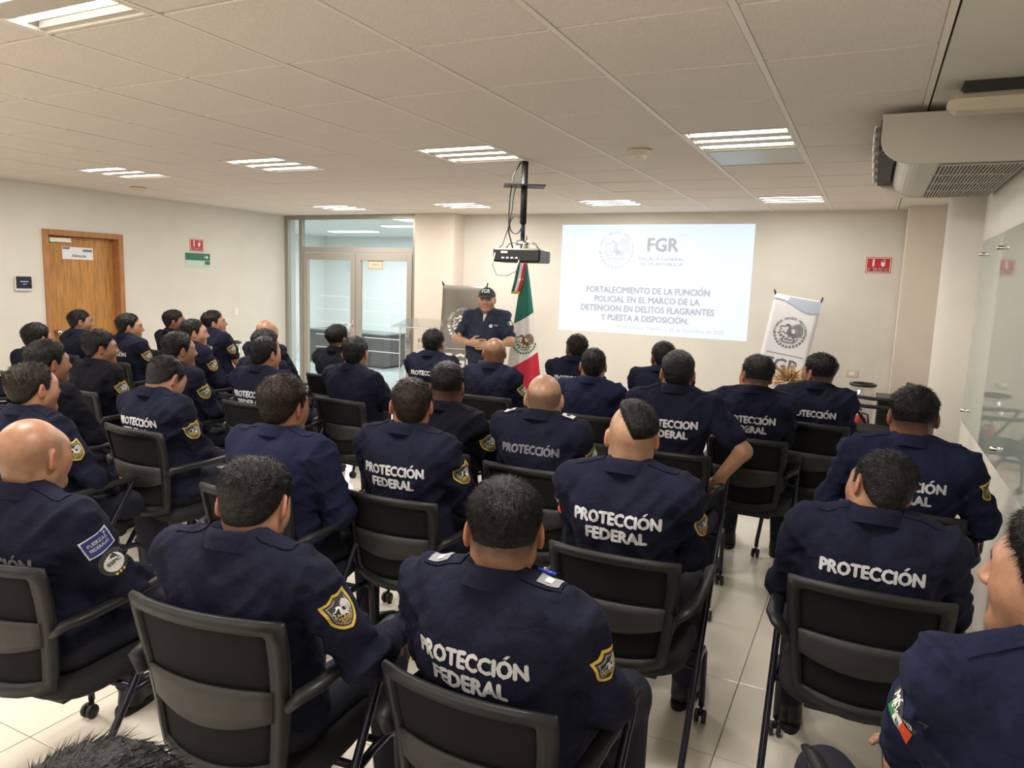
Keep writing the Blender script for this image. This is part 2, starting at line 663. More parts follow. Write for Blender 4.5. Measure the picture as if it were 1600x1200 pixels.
# wooden door on the left wall
M_OAK = mat('oak_veneer', (0.50, 0.24, 0.065), .45, noise=.35, nscale=7, stretch=(6, 6, .7))
M_OAK2 = mat('oak_frame', (0.42, 0.19, 0.07), .5, noise=.3, nscale=8, stretch=(5, 5, .8))
M_CHROME = mat('chrome', (0.7, 0.68, 0.64), .22, 1.0)
mb = MB()
jx = XL - th / 2 + .01
for yy in (DY0 + .03, DY1 - .03):
    mb.box((jx, yy, DZ / 2), (th + .03, .06, DZ), bev=.004)
mb.box((jx, (DY0 + DY1) / 2, DZ - .03), (th + .03, DY1 - DY0 - .12, .06), bev=.004)
door = mb.build('door_1', M_OAK2, kind='structure')
mb = MB().box((XL - .105, (DY0 + DY1) / 2, (DZ - .06) / 2), (.04, DY1 - DY0 - .124, DZ - .066), bev=.003)
leaf = mb.build('door_leaf', M_OAK, door)
mb = MB().lathe([(.034, 0), (.034, .006), (.014, .012), (.014, .035), (.030, .045), (.032, .065), (.022, .078), (.004, .08)], (XL - .085, 4.985, 1.0), 16, 'X')
mb.build('door_knob', M_CHROME, leaf, smooth=True)

M_PAPER = mat('white_paper', (0.80, 0.81, 0.83), .7, noise=.03)
M_PBLUE = mat('print_blue', (0.10, 0.18, 0.38), .6)
M_PDARK = mat('print_dark', (0.06, 0.08, 0.12), .6)


def on_left_wall(x):
    return lambda u, v: (x, u, v)


lx = XL - .0848
t = thing('door_sign', 'white paper sign reading Almacén on the wooden door', 'sign', (0, 0, 0))
MB().box((lx + .0012, 5.272, 1.878), (.0016, .355, .135)).build('sheet', M_PAPER, t)
mb = MB()
put_text(mb, 'Almacén', on_left_wall(lx + .0026), 5.285, 1.835, height=.034, bold=.015)
mb.build('lettering', M_PDARK, t)
mb = MB()
mb.poly([(lx + .0026, 5.10, 1.942), (lx + .0026, 5.10, 1.918), (lx + .0026, 5.17, 1.918), (lx + .0026, 5.19, 1.942)][::-1])
mb.poly([(lx + .0026, 5.33, 1.925), (lx + .0026, 5.33, 1.90), (lx + .0026, 5.44, 1.90), (lx + .0026, 5.44, 1.925)][::-1])
mb.build('blue_band', M_PBLUE, t)
t = thing('door_magnet', 'white magnetic lock strip at the top of the wooden door', 'door lock', (0, 0, 0))
MB().box((lx + .02, 5.06, 2.015), (.04, .24, .05), bev=.006).build('housing', M_WHITE, t)
MB().box((lx + .0405, 4.965, 1.997), (.003, .03, .012)).build('indicator', mat('green_led', (.1, .6, .1), .4, emit=(.15, .9, .2), estr=.8), t)

t = thing('access_reader', 'black and silver access reader with lit screen on left wall', 'card reader', (0, 0, 0))
M_BLACKP = mat('black_plastic', (0.012, 0.012, 0.014), .35)
M_SILVER = mat('silver_plastic', (0.62, 0.62, 0.62), .35)
MB().box((XL + .018, 4.60, 1.535), (.036, .168, .158), bev=.012).build('silver_case', M_SILVER, t)
MB().box((XL + .036, 4.60, 1.547), (.014, .156, .125), bev=.006).build('front_glass', M_BLACKP, t)
mb = MB()
put_text(mb, '12:08', on_left_wall(XL + .0445), 4.60, 1.525, height=.012)
mb.box((XL + .0437, 4.60, 1.557), (.001, .08, .006))
mb.build('screen_display', mat('reader_display', (.1, .2, .6), .4, emit=(.35, .5, 1.0), estr=1.2), t)


# signs
M_RED = mat('sign_red', (0.52, 0.02, 0.035), .5)
M_SIGNW = mat('sign_white', (0.82, 0.80, 0.78), .5)
M_GREEN = mat('sign_green', (0.02, 0.16, 0.09), .5)
M_LGREEN = mat('sign_pale_green', (0.52, 0.62, 0.54), .5)


def extinguisher_sign(place, w_, h_, label):
    """place(u,v,d) with u,v from the centre, d off the wall"""
    t_ = thing('extinguisher_sign', label, 'sign', place(0, 0, 0))
    o_ = Vector(place(0, 0, 0))
    L = lambda u, v, d: tuple(Vector(place(u, v, d)) - o_)

    def rect(mb_, a, b, c_, d_, z):
        mb_.poly([L(a, c_, z), L(b, c_, z), L(b, d_, z), L(a, d_, z)])
    mb_ = MB().prism([(-w_ / 2, -h_ / 2), (w_ / 2, -h_ / 2), (w_ / 2, h_ / 2), (-w_ / 2, h_ / 2)], .0, .003, L)
    mb_.build('backing', M_RED, t_)
    mb_ = MB()
    b = .006
    hw, hh = w_ / 2, h_ / 2
    for q in ((-hw + b, hw - b, hh - 2 * b, hh - b), (-hw + b, hw - b, -hh + b, -hh + 2 * b), (-hw + b, -hw + 2 * b, -hh + b, hh - b), (hw - 2 * b, hw - b, -hh + b, hh - b)):
        rect(mb_, *q, .0038)
    mb_.build('white_border', M_SIGNW, t_)
    mb_ = MB()
    put_text(mb_, 'EXTINTOR', lambda x, y: L(x, y, .0038), 0, -hh + .018, height=.034, width=w_ * .80, bold=.05)
    mb_.build('lettering', M_SIGNW, t_)
    mb_ = MB()
    rect(mb_, -w_ * .24, -w_ * .16, -.005, h_ * .37, .0038)
    rect(mb_, -w_ * .225, -w_ * .175, -.016, -.005, .0038)
    for q in (oval2(w_ * .18, .018, w_ * .085, h_ * .20),):
        mb_.poly([L(x, y, .0038) for x, y in q])
    rect(mb_, w_ * .155, w_ * .205, h_ * .18, h_ * .34, .0038)
    rect(mb_, w_ * .155, w_ * .26, h_ * .30, h_ * .35, .0038)
    mb_.build('pictogram', M_SIGNW, t_)
    return t_


extinguisher_sign(lambda u, v, d: (XL + d, 6.822 + u, 2.058 + v), .215, .165, 'red extinguisher sign above the green exit arrow on left wall')
extinguisher_sign(lambda u, v, d: (.03 + u, YF - d, 2.024 + v), .24, .165, 'red EXTINTOR sign on the back wall beside the white pilaster')
t = thing('exit_sign', 'green exit sign with a white arrow on the left wall', 'sign', (0, 0, 0))
MB().box((XL + .002, 6.833, 1.863), (.004, .39, .19)).build('pale_panel', M_LGREEN, t)
MB().box((XL + .0048, 6.833, 1.912), (.002, .39, .092)).build('green_panel', M_GREEN, t)
mb = MB()
P = lambda u, v: (XL + .0065, u, v)
mb.poly([P(6.93, 1.907), P(6.98, 1.907), P(6.98, 1.917), P(6.93, 1.917)])
mb.poly([P(6.965, 1.885), P(7.0, 1.912), P(6.965, 1.939), P(6.965, 1.925), P(6.981, 1.912), P(6.965, 1.899)])
mb.build('arrow', M_SIGNW, t)
MB().box((XL + .0052, 6.985, 1.837), (.002, .08, .046)).build('corner_square', M_GREEN, t)
t = thing('light_switch', 'small white switch plate on left wall near glass doors', 'switch', (XL, 7.464, 1.18))
MB().box((.004, 0, 0), (.008, .07, .12), bev=.003).build('plate', M_WHITE, t)
MB().box((.010, 0, 0), (.006, .024, .05), bev=.002).build('rocker', M_SIGNW, t)
t = thing('wall_socket', 'beige socket plate low on back wall right of the banner', 'socket', (-.12, YF, .86))
MB().box((0, -.004, 0), (.12, .008, .075), bev=.003).build('plate', mat('beige_plate', (.62, .54, .40), .5), t)
MB().box((0, -.009, 0), (.05, .004, .035), bev=.001).build('outlet', M_SIGNW, t)

# ------------------------------------------------------------------ recessed lamps
M_TUBE = mat('lit_tube', (1, 1, 1), .4, emit=(1.0, 0.97, 0.90), estr=TUBE_E)
M_TRAY = mat('lamp_tray', (0.34, 0.31, 0.26), .4, .2)
M_LOUV = mat('louvre_metal', (0.58, 0.54, 0.48), .45, .1)


def make_lamp(blades):
    t_ = thing('ceiling_lamp', 'lamp', 'ceiling lamp')
    h = C / 2 - .013
    mb_ = MB()
    for sx in (-1, 1):
        mb_.box((sx * (h - .008), 0, .002), (.016, 2 * h, .012))
        mb_.box((0, sx * (h - .008), .002), (2 * h - .032, .016, .012))
    mb_.build('frame', M_TEE, t_)
    mb_ = MB()
    mb_.box((0, 0, .095), (2 * h, 2 * h, .006))
    for sx in (-1, 1):
        mb_.box((sx * (h - .003), 0, .05), (.006, 2 * h, .09))
        mb_.box((0, sx * (h - .003), .05), (2 * h, .006, .09))
    mb_.build('tray', M_TRAY, t_)
    tube_me = MB().tube([(-.265, 0, 0), (.265, 0, 0)], .016, 10).mesh('tube', M_TUBE, True)
    for y in (-.18, 0, .18):
        link('tube', tube_me, t_, loc=(0, y, .016))
    rf = MB().prism([(-.055, .003), (.055, .003), (.040, .03), (-.040, .03)][::-1], -h + .018, h - .018, lambda a, b, d: (d, a, b)).mesh('reflector', M_LOUV)
    for y in (-.09, .09, -.265, .265):
        o_ = link('reflector', rf, t_, loc=(0, y, 0))
        if abs(y) > .2:
            o_.scale = (1, .36, 1)
    if not blades:
        return t_
    bl = MB().prism([(-.034, -.003), (.034, -.003), (.018, .012), (-.018, .012)][::-1], -.0008, .0008, lambda a, b, d: (d, a, b)).mesh('louvre_blade', M_LOUV)
    for y in (-.18, 0, .18):
        for k in range(9):
            link('louvre_blade', bl, t_, loc=(-.24 + k * .06, y, 0))
    return t_


lamp0, lamp1 = make_lamp(False), make_lamp(True)
lamp_names = {(-1, 3): 'recessed louvre lamp in the ceiling beside the grey return panel',
              (-4, 3): 'lit recessed lamp in the ceiling nearest the projector pole',
              (-7, 3): 'lit recessed lamp, second from the left in the middle row',
              (-10, 3): 'lit recessed lamp nearest the smoke detector by the left wall',
              (-10, 8): 'far recessed lamp above the glass entrance doors',
              (-7, 8): 'far recessed lamp above the pilaster beside the glass doors',
              (-4, 8): 'far recessed lamp above the left half of the projected slide',
              (-1, 8): 'far recessed lamp above the right end of the projected slide',
              (-4, -2): 'large bright lamp at the top left corner of the picture'}
first = {0: True, 1: True}
for (c, r_) in sorted(lamp_cells):
    xa, xb, ya, yb = cell(c, r_)
    k = 1 if c == -1 else 0
    src_ = (lamp0, lamp1)[k]
    ct = src_ if first[k] else copy_tree(src_)
    first[k] = False
    ct.location = ((xa + xb) / 2, (ya + yb) / 2, ZCEIL)
    ct['label'] = lamp_names.get((c, r_), 'recessed ceiling lamp above or behind the photographer')
    ct['group'] = 'recessed ceiling lamps'
    ld = bpy.data.lights.new('lamp_light', 'AREA')
    ld.shape = 'SQUARE'
    ld.size = .50
    dim = 0.45 if r_ >= 3 and c >= -1 else (0.85 if r_ == 8 else 1.0)
    ld.energy = LAMP_W * dim
    ld.color = LAMP_COL
    lo = bpy.data.objects.new('lamp_light', ld)
    COL.objects.link(lo)
    lo.parent = ct
    lo.location = (0, 0, -.006)

xa, xb, ya, yb = cell(-1, 4)
t = thing('return_panel', 'flat grey metal panel in the ceiling next to the louvre lamp', 'vent', ((xa + xb) / 2, (ya + yb) / 2, ZCEIL))
MB().box((0, 0, .004), (.585, .585, .008), bev=.002).build('panel', mat('grey_panel', (.36, .37, .35), .35, .4), t)
mb = MB()
for sx in (-1, 1):
    mb.box((sx * .288, 0, .000), (.012, .585, .008))
    mb.box((0, sx * .288, .000), (.564, .012, .008))
mb.build('rim', M_TEE, t)

for (x, y, lb) in ((-1.43, 4.70, 'white smoke detector on the ceiling left of the louvre lamp'),
                   (-7.15, 5.36, 'white smoke detector on the ceiling close to the left wall')):
    t = thing('smoke_detector', lb, 'smoke detector', (x, y, ZCEIL - .004), 0, 'smoke detectors')
    MB().lathe([(.075, 0), (.078, -.012), (.07, -.02), (.055, -.03)], n=24).build('base', mat('detector_plastic', (.66, .60, .50), .5), t, True)
    MB().lathe([(.045, -.03), (.045, -.045), (.03, -.058), (.012, -.06)], n=20).build('sensor_cap', mat('detector_plastic'), t, True)

# ------------------------------------------------------------------ glass entrance
M_ALU = mat('grey_aluminium', (0.36, 0.34, 0.30), .4, .5)
M_ALU2 = mat('beige_aluminium', (0.40, 0.37, 0.33), .45, .3)
M_PANE = glass_mat('door_glass', (0.90, 0.94, 0.94), .03)
M_FROST = mat('frost_line', (0.82, 0.88, 0.9), .6, alpha=.75)
GY = 8.45
mb = MB()
for (xa, xb, za, zb) in ((-8.0, -7.93, 0, 2.595), (-5.69, -5.62, 0, 2.595), (-7.93, -5.69, 2.53, 2.595), (-7.72, -7.65, 0, 2.53)):
    mb.box(((xa + xb) / 2, GY, (za + zb) / 2), (xb - xa, .06, zb - za), bev=.003)
gw = mb.build('window_1', M_ALU, kind='structure')
mb = MB().box((-6.67, GY, 2.10), (1.96, .06, .07), bev=.003)
mb.build('transom', M_ALU2, gw)
MB().box((-7.825, GY, 1.265), (.21, .008, 2.53)).build('pane', M_PANE, gw)
MB().box((-6.67, GY, 2.33), (1.96, .008, .40)).build('pane', M_PANE, gw)
for n, (xa, xb) in enumerate(((-7.64, -6.675), (-6.665, -5.70))):
    mb = MB()
    sw = .085
    mb.box((xa + sw / 2, GY - .005, 1.03), (sw, .05, 2.05), bev=.003)
    mb.box((xb - sw / 2, GY - .005, 1.03), (sw, .05, 2.05), bev=.003)
    mb.box(((xa + xb) / 2, GY - .005, 2.055 - .05), (xb - xa - 2 * sw, .05, .10), bev=.003)
    mb.box(((xa + xb) / 2, GY - .005, .06), (xb - xa - 2 * sw, .05, .10), bev=.003)
    d = mb.build('door_%d' % (n + 2), M_ALU2, kind='structure')
    MB().box(((xa + xb) / 2, GY, 1.03), (xb - xa - 2 * sw, .008, 1.86)).build('pane', M_PANE, d)
    for k in range(5):
        z = 1.43 - k * .19 + n * .0
        MB().box(((xa + xb) / 2 + (.05 if n == 0 else -.03), GY - .0055, z), (.62, .002, .012)).build('frosted_line', M_FROST, d)
    if n == 0:
        mb = MB().tube([(xb - .045, GY - .03, 1.03), (xb - .045, GY - .07, 1.03), (xb - .16, GY - .07, 1.03)], .009, 8)
        mb.box((xb - .045, GY - .034, 1.02), (.03, .008, .16), bev=.003)
        mb.build('lever_handle', M_CHROME, d, True)
    else:
        MB().tube([(xb - .02, GY - .04, .9), (xb - .02, GY - .04, 1.0)], .008, 8).build('hinge', M_ALU, d)
t = thing('door_notice', 'small beige notice sheet stuck on the right glass door', 'notice', (-6.33, GY - .012, 1.90))
MB().box((0, 0, 0), (.27, .002, .14)).build('sheet', mat('beige_sheet', (.52, .46, .34), .7, noise=.15, nscale=40), t)
mb = MB()
for sx in (-1, 1):
    mb.box((0, -.0013, sx * .058), (.25, .0008, .008))
    mb.box((sx * .122, -.0013, 0), (.008, .0008, .11))
mb.box((0, -.0013, 0), (.12, .0008, .01))
mb.build('printed_border', mat('print_brown', (.26, .24, .20), .7), t)

# the lobby beyond the glass
M_LOB = mat('lobby_paint', (0.70, 0.71, 0.69), .7, noise=.03)
M_LOBF = mat('lobby_floor', (0.58, 0.62, 0.61), .15, noise=.06, nscale=3)
mb = MB().box((-8.4, 11.2, -.03), (6.8, 5.4, .06))
mb.build('lobby_floor', M_LOBF, kind='structure')
mb = MB()
mb.box((-8.4, 13.6, 1.4), (6.8, .1, 2.8))
mb.box((-11.7, 11.2, 1.4), (.1, 5.0, 2.8))
mb.box((-5.3, 11.2, 1.4), (.1, 5.0, 2.8))
mb.box((-9.95, 8.62, 1.4), (3.6, .1, 2.8))
mb.build('wall_lobby', M_LOB, kind='structure')
MB().box((-8.4, 11.2, 2.68), (6.8, 5.4, .1)).build('ceiling_lobby', M_LOB, kind='structure')
MB().box((-8.4, 13.54, .06), (6.7, .02, .12)).build('baseboard_lobby', mat('grey_skirting', (.30, .32, .32), .5), kind='structure')
t = thing('lobby_counter', 'long dark grey counter standing in the lobby behind the glass doors', 'counter', (-9.2, 11.6, 0), math.radians(-5))
M_CNT = mat('grey_laminate', (0.075, 0.085, 0.09), .4, noise=.1, nscale=8)
MB().box((0, 0, .33), (2.1, .62, .58), bev=.01).build('body', M_CNT, t)
MB().box((0, 0, .64), (2.16, .68, .03), bev=.006).build('top', mat('dark_top', (.10, .11, .115), .3), t)
MB().box((0, 0, .02), (2.0, .55, .04)).build('plinth', mat('black_plastic'), t)
for k in (-1, 0, 1):
    MB().box((k * .7, -.313, .33), (.66, .012, .5), bev=.004).build('front_panel', M_CNT, t)
for (x, y, lb) in ((-7.2, 10.6, 'cool white lobby lamp seen through the pane above the glass doors'), (-9.4, 11.8, 'second lobby lamp, farther left beyond the glass sidelight')):
    t = thing('lobby_lamp', lb, 'ceiling lamp', (x, y, 2.63), 0, 'lobby lamps')
    MB().box((0, 0, 0), (1.15, .30, .03), bev=.005).build('housing', M_SIGNW, t)
    MB().box((0, 0, -.02), (1.1, .22, .012)).build('diffuser', mat('lobby_diffuser', (1, 1, 1), .5, emit=(.85, .95, 1), estr=6), t)
    ld = bpy.data.lights.new('lobby_light', 'AREA')
    ld.shape = 'RECTANGLE'
    ld.size, ld.size_y = 1.1, .3
    ld.energy = BACKROOM_W
    ld.color = (.93, .97, 1.0)
    lo = bpy.data.objects.new('lobby_light', ld)
    COL.objects.link(lo)
    lo.parent = t
    lo.location = (0, 0, -.035)

# ------------------------------------------------------------------ projected slide on the back wall
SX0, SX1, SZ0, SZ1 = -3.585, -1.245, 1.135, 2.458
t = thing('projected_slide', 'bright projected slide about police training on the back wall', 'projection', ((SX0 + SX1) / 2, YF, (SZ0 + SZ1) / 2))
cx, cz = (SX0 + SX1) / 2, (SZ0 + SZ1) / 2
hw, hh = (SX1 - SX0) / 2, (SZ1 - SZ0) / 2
SLIDE_E = 0.74  # projector's light on the wall, put into a thin slab as emission
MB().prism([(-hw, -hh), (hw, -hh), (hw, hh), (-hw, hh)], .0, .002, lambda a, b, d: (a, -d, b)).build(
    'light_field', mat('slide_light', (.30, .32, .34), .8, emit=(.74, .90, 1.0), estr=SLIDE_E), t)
SP = lambda x, y: (x, -.0032, y)
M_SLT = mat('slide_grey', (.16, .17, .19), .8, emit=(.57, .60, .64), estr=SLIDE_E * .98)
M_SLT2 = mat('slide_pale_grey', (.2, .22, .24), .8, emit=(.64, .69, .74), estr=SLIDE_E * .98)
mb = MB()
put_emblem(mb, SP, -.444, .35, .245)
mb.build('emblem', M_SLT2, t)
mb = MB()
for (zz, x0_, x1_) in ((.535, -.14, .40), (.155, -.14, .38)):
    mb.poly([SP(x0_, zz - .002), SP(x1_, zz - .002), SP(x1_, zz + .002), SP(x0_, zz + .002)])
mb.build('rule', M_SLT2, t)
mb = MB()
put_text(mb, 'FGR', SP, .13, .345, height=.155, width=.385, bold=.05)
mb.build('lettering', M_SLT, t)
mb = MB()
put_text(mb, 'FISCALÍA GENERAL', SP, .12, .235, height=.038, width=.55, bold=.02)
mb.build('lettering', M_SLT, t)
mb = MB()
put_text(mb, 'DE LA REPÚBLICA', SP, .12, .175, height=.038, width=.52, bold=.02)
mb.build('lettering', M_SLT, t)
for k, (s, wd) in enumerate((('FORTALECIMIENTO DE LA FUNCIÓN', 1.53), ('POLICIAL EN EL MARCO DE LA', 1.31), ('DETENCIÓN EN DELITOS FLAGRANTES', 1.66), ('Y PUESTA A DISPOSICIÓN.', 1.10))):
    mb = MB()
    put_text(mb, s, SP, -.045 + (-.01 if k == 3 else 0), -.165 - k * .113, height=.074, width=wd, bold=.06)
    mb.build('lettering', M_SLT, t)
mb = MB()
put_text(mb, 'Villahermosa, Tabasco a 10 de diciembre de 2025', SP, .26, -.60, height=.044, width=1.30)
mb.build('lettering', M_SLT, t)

# ------------------------------------------------------------------ glass board on the right wall
t = thing('glass_board', 'large glossy green-tinted glass board fixed on the right wall', 'board', (XR, 3.9, 1.505))
MB().box((-.022, 0, 0), (.012, 2.75, 1.11), bev=.003).build('glass_sheet', mat('back_painted_glass', (.40, .45, .41), .03, spec=.75), t)
for (y, z) in ((1.24, .47), (.55, .47), (1.24, -.47), (0.0, -.47), (-1.24, .47), (-1.24, -.47), (-.4, .47)):
    MB().lathe([(.011, 0), (.011, .05), (.006, .053)][::-1], (-.053, y, z), 12, 'X').build('stand_off', M_CHROME, t, True)

# ------------------------------------------------------------------ air conditioner
t = thing('air_conditioner', 'white ceiling air conditioner with dark grille near the right wall', 'air conditioner', (0, 0, 0))
AY0, AY1, AZ0, AZ1 = 3.95, 5.33, 2.335, 2.555
M_AC = mat('ac_plastic', (.62, .58, .52), .45, noise=.04, nscale=5)
M_ACD = mat('ac_dark', (.03, .03, .03), .6)


def ac_profile(x0_, z0_, z1_, r_):
    pts = [(.58, z1_), (x0_ + .0, z1_), (x0_, z0_ + r_ * .75)]
    for k in range(1, 9):
        a = math.pi + (math.pi / 2) * k / 8
        pts.append((x0_ + r_ + r_ * math.cos(a), z0_ + r_ * .75 + r_ * .75 * math.sin(a)))
    pts.append((.58, z0_))
    return pts


mb = MB().prism(ac_profile(.05, AZ0, AZ1, .12), AY0 + .03, AY1 - .03, lambda a, b, d: (a, d, b))
mb.build('body', M_AC, t)
for y in (AY0, AY1 - .03):
    MB().prism(ac_profile(-.03, AZ0 - .006, AZ1 + .004, .16), y, y + .03, lambda a, b, d: (a, d, b)).build('end_panel', M_AC, t)
MB().box((.0, (AY0 + AY1) / 2, 2.475), (.07, AY1 - AY0 - .08, .14)).build('outlet', M_ACD, t)
for k in range(5):
    y = AY0 + .16 + k * .265
    MB().box((-.035, y, 2.47), (.06, .012, .13), Matrix.Rotation(.35, 3, 'Z'), bev=.003).build('vane', M_AC, t)
for k in range(3):
    MB().tube([(-.055, AY0 + .05, 2.425 + k * .045), (-.055, AY1 - .05, 2.425 + k * .045)], .006, 6).build('louvre', M_AC, t)
MB().box((.40, (AY0 + AY1) / 2, AZ0 - .002), (.34, AY1 - AY0 - .10, .006)).build('grille_recess', M_ACD, t)
sl = MB().box((0, 0, 0), (.005, AY1 - AY0 - .10, .006)).mesh('grille_slat', M_AC)
for k in range(22):
    link('grille_slat', sl, t, loc=(.24 + k * .0152, (AY0 + AY1) / 2, AZ0 - .008))
for k in range(5):
    MB().box((.40, AY0 + .06 + k * (AY1 - AY0 - .12) / 4, AZ0 - .009), (.34, .008, .008)).build('grille_bar', M_AC, t)
t = thing('emergency_light', 'cream rounded emergency light on the ceiling over the air conditioner', 'emergency light', (.38, 3.66, 2.555))
MB().box((0, 0, -.035), (.34, .17, .075), bev=.034).build('housing', mat('cream_plastic', (.64, .58, .46), .5), t)
MB().box((0, 0, .02), (.24, .14, .05)).build('bracket', M_ACD, t)

# ------------------------------------------------------------------ projector on its pole
t = thing('projector', 'black projector hanging from the ceiling on a black pole', 'projector', (-2.36, 4.93, 0))
M_BMET = mat('black_metal', (.014, .014, .016), .45, .3)
RP = Matrix.Rotation(math.radians(8), 3, 'Z')
MB().box((0, 0, 1.915), (.36, .29, .10), RP, bev=.012).build('body', M_BLACKP, t)
mb = MB()
for q in range(4):
    mb.box(RP @ Vector((-.10 + q * .035, -.147, 0)) + Vector((0, 0, 1.895)), (.02, .004, .012), RP)
mb.box(RP @ Vector((-.09, -.147, 0)) + Vector((0, 0, 1.935)), (.05, .004, .016), RP)
mb.build('port_panel', M_SILVER, t)
MB().lathe([(.035, 0), (.035, .02), (.028, .024)], tuple(RP @ Vector((.08, .135, 0)) + Vector((0, 0, 1.915))), 16, 'Y').build('lens', M_CHROME, t, True)
MB().tube([(0, 0, 2.03), (0, 0, 2.16)], .016, 10).build('lower_pole', M_BMET, t, True)
MB().tube([(0, 0, 2.15), (0, 0, 2.595)], .024, 12).build('upper_pole', M_BMET, t, True)
MB().box((0, 0, 2.42), (.30, .20, .008), Matrix.Rotation(.5, 3, 'Z')).build('tray_plate', M_BMET, t)
mb = MB()
for a in (.4, 2.0, 3.6, 5.2):
    mb.tube([(0, 0, 2.03), (.10 * math.cos(a), .08 * math.sin(a), 2.005), (.13 * math.cos(a), .10 * math.sin(a), 1.965)], .007, 6)
mb.lathe([(.05, 1.995), (.05, 2.01), (.02, 2.03)])
mb.build('mount', M_CHROME, t, True)
mb = MB().tube([(-.03, -.01, 2.59), (-.075, -.03, 2.50), (-.10, -.03, 2.35), (-.105, -.03, 2.20), (-.095, -.04, 2.08), (-.05, -.06, 1.97)], .006, 6)
mb.tube([(-.05, -.02, 2.44), (-.075, -.02, 2.36), (-.085, -.02, 2.24), (-.10, -.05, 2.10), (-.12, -.09, 1.99), (-.15, -.17, 1.93)], .004, 6)
mb.tube([(-.02 + .05 * math.cos(a) - .03, -.02, 2.14 + .065 * math.sin(a)) for a in [k * .52 for k in range(13)]], .004, 6)
mb.build('hanging_cable', M_BLACKP, t, True)
MB().tube([(-.14, -.165, 1.93), (-.15, -.18, 1.84), (-.12, -.17, 1.77), (-.04, -.16, 1.765), (.03, -.155, 1.80), (.05, -.15, 1.88)], .0045, 6).build('hanging_cable', mat('grey_cable', (.35, .35, .36), .5), t, True)

# ================================================================== things at the front of the room
M_BANW = mat('white_vinyl', (.76, .76, .80), .4, noise=.04, nscale=4)
M_BANG = mat('grey_vinyl', (.20, .18, .155), .35, noise=.15, nscale=3)
M_INKG = mat('print_grey', (.16, .16, .19), .6)
M_INKB = mat('print_greyblue', (.34, .38, .50), .6)
M_INKW = mat('print_white', (.78, .76, .74), .6)


def banner(label, loc, rz, roll, w_, h_, white):
    t_ = thing('roll_banner', label, 'banner', loc, rz)
    back = math.radians(5)
    cr, sr = math.cos(roll), math.sin(roll)

    def surf(x, z, d=0.0):
        y = .012 * math.sin(x * 9 + z * 2.1) + .010 * math.sin(z * 7 + x * 5) + (z * math.tan(back)) - d
        xx, zz = x * cr + (z - .1) * sr, (z - .1) * cr - x * sr + .1
        return (xx, y, zz)
    mb_ = MB()
    mb_.slab(lambda u, v: (surf((u - .5) * w_, .10 + v * (h_ - .1)), (0, -1, 0)), 10, 26, .002)
    mb_.build('sheet', M_BANW if white else M_BANG, t_, True)
    ink = M_INKG if white else M_INKW
    S = lambda x, z: surf(x, z, .004)
    mb_ = MB()
    put_emblem(mb_, S, 0, h_ - w_ * .80, w_ * .375)
    mb_.build('emblem', ink, t_)
    zf = h_ - w_ * 1.30
    mb_ = MB()
    mb_.grid(lambda u, v: S((u - .5) * w_ * .78, zf + v * .006), 8, 1)
    mb_.grid(lambda u, v: S((u - .5) * w_ * .78, zf - w_ * .80 + v * .006), 8, 1)
    mb_.build('rule', ink, t_)
    mb_ = MB()
    put_text(mb_, 'FGR', S, 0, zf - w_ * .37, height=w_ * .28, width=w_ * .72, bold=.03, coarse=False)
    mb_.build('lettering', ink, t_)
    mb_ = MB()
    put_text(mb_, 'FISCALÍA GENERAL', S, 0, zf - w_ * .55, height=w_ * .085, width=w_ * .80, bold=.01, coarse=False)
    mb_.build('lettering', ink, t_)
    mb_ = MB()
    put_text(mb_, 'DE LA REPÚBLICA', S, 0, zf - w_ * .70, height=w_ * .085, width=w_ * .78, bold=.01, coarse=False)
    mb_.build('lettering', ink, t_)
    if white:
        mb_ = MB()

        def wave(u):
            return h_ - .05 - w_ * .20 * (.5 - .5 * math.cos(max(0, (u - .12)) * 4.6)) * (1 if u > .12 else 0)
        mb_.grid(lambda u, v: S((u - .5) * w_, wave(u) * (1 - v) + (h_ - .01) * v if u > .3 else wave(u) + v * .001), 24, 4)
        mb_.build('wave_print', mat('print_paleblue', (.45, .50, .62), .6), t_)
        mb_ = MB()
        mb_.grid(lambda u, v: S((u - .5) * w_, wave(u) + (v - .5) * .014), 24, 1)
        mb_.build('wave_line', M_INKB, t_)
    mb_ = MB()
    for sx in (-1, 1):
        a, b = Vector(surf(sx * w_ / 2 * .98, h_ + .02)), Vector(surf(-sx * w_ / 2 * .9, .02))
        b.y += .10
        a.y += .01
        mb_.tube([a, (a + b) / 2 + Vector((0, .12, 0)), b], .005, 6)
    mb_.build('stand_pole', M_BMET, t_)
    for sx in (-1, 1):
        a = Vector(surf(sx * w_ / 2 * .97, h_ - .01))
        MB().tube([a, a + Vector((sx * .012, -.01, .05))], .008, 6).build('corner_clip', M_BMET, t_)
    return t_


banner('dark grey banner with white national emblem behind the standing speaker', (-4.46, 7.62, 0), math.radians(6), 0.0, .60, 1.66, False)
banner('white leaning banner with grey emblem beside the dried flowers', (-.90, 7.95, 0), math.radians(8), .150, .47, 1.68, True)

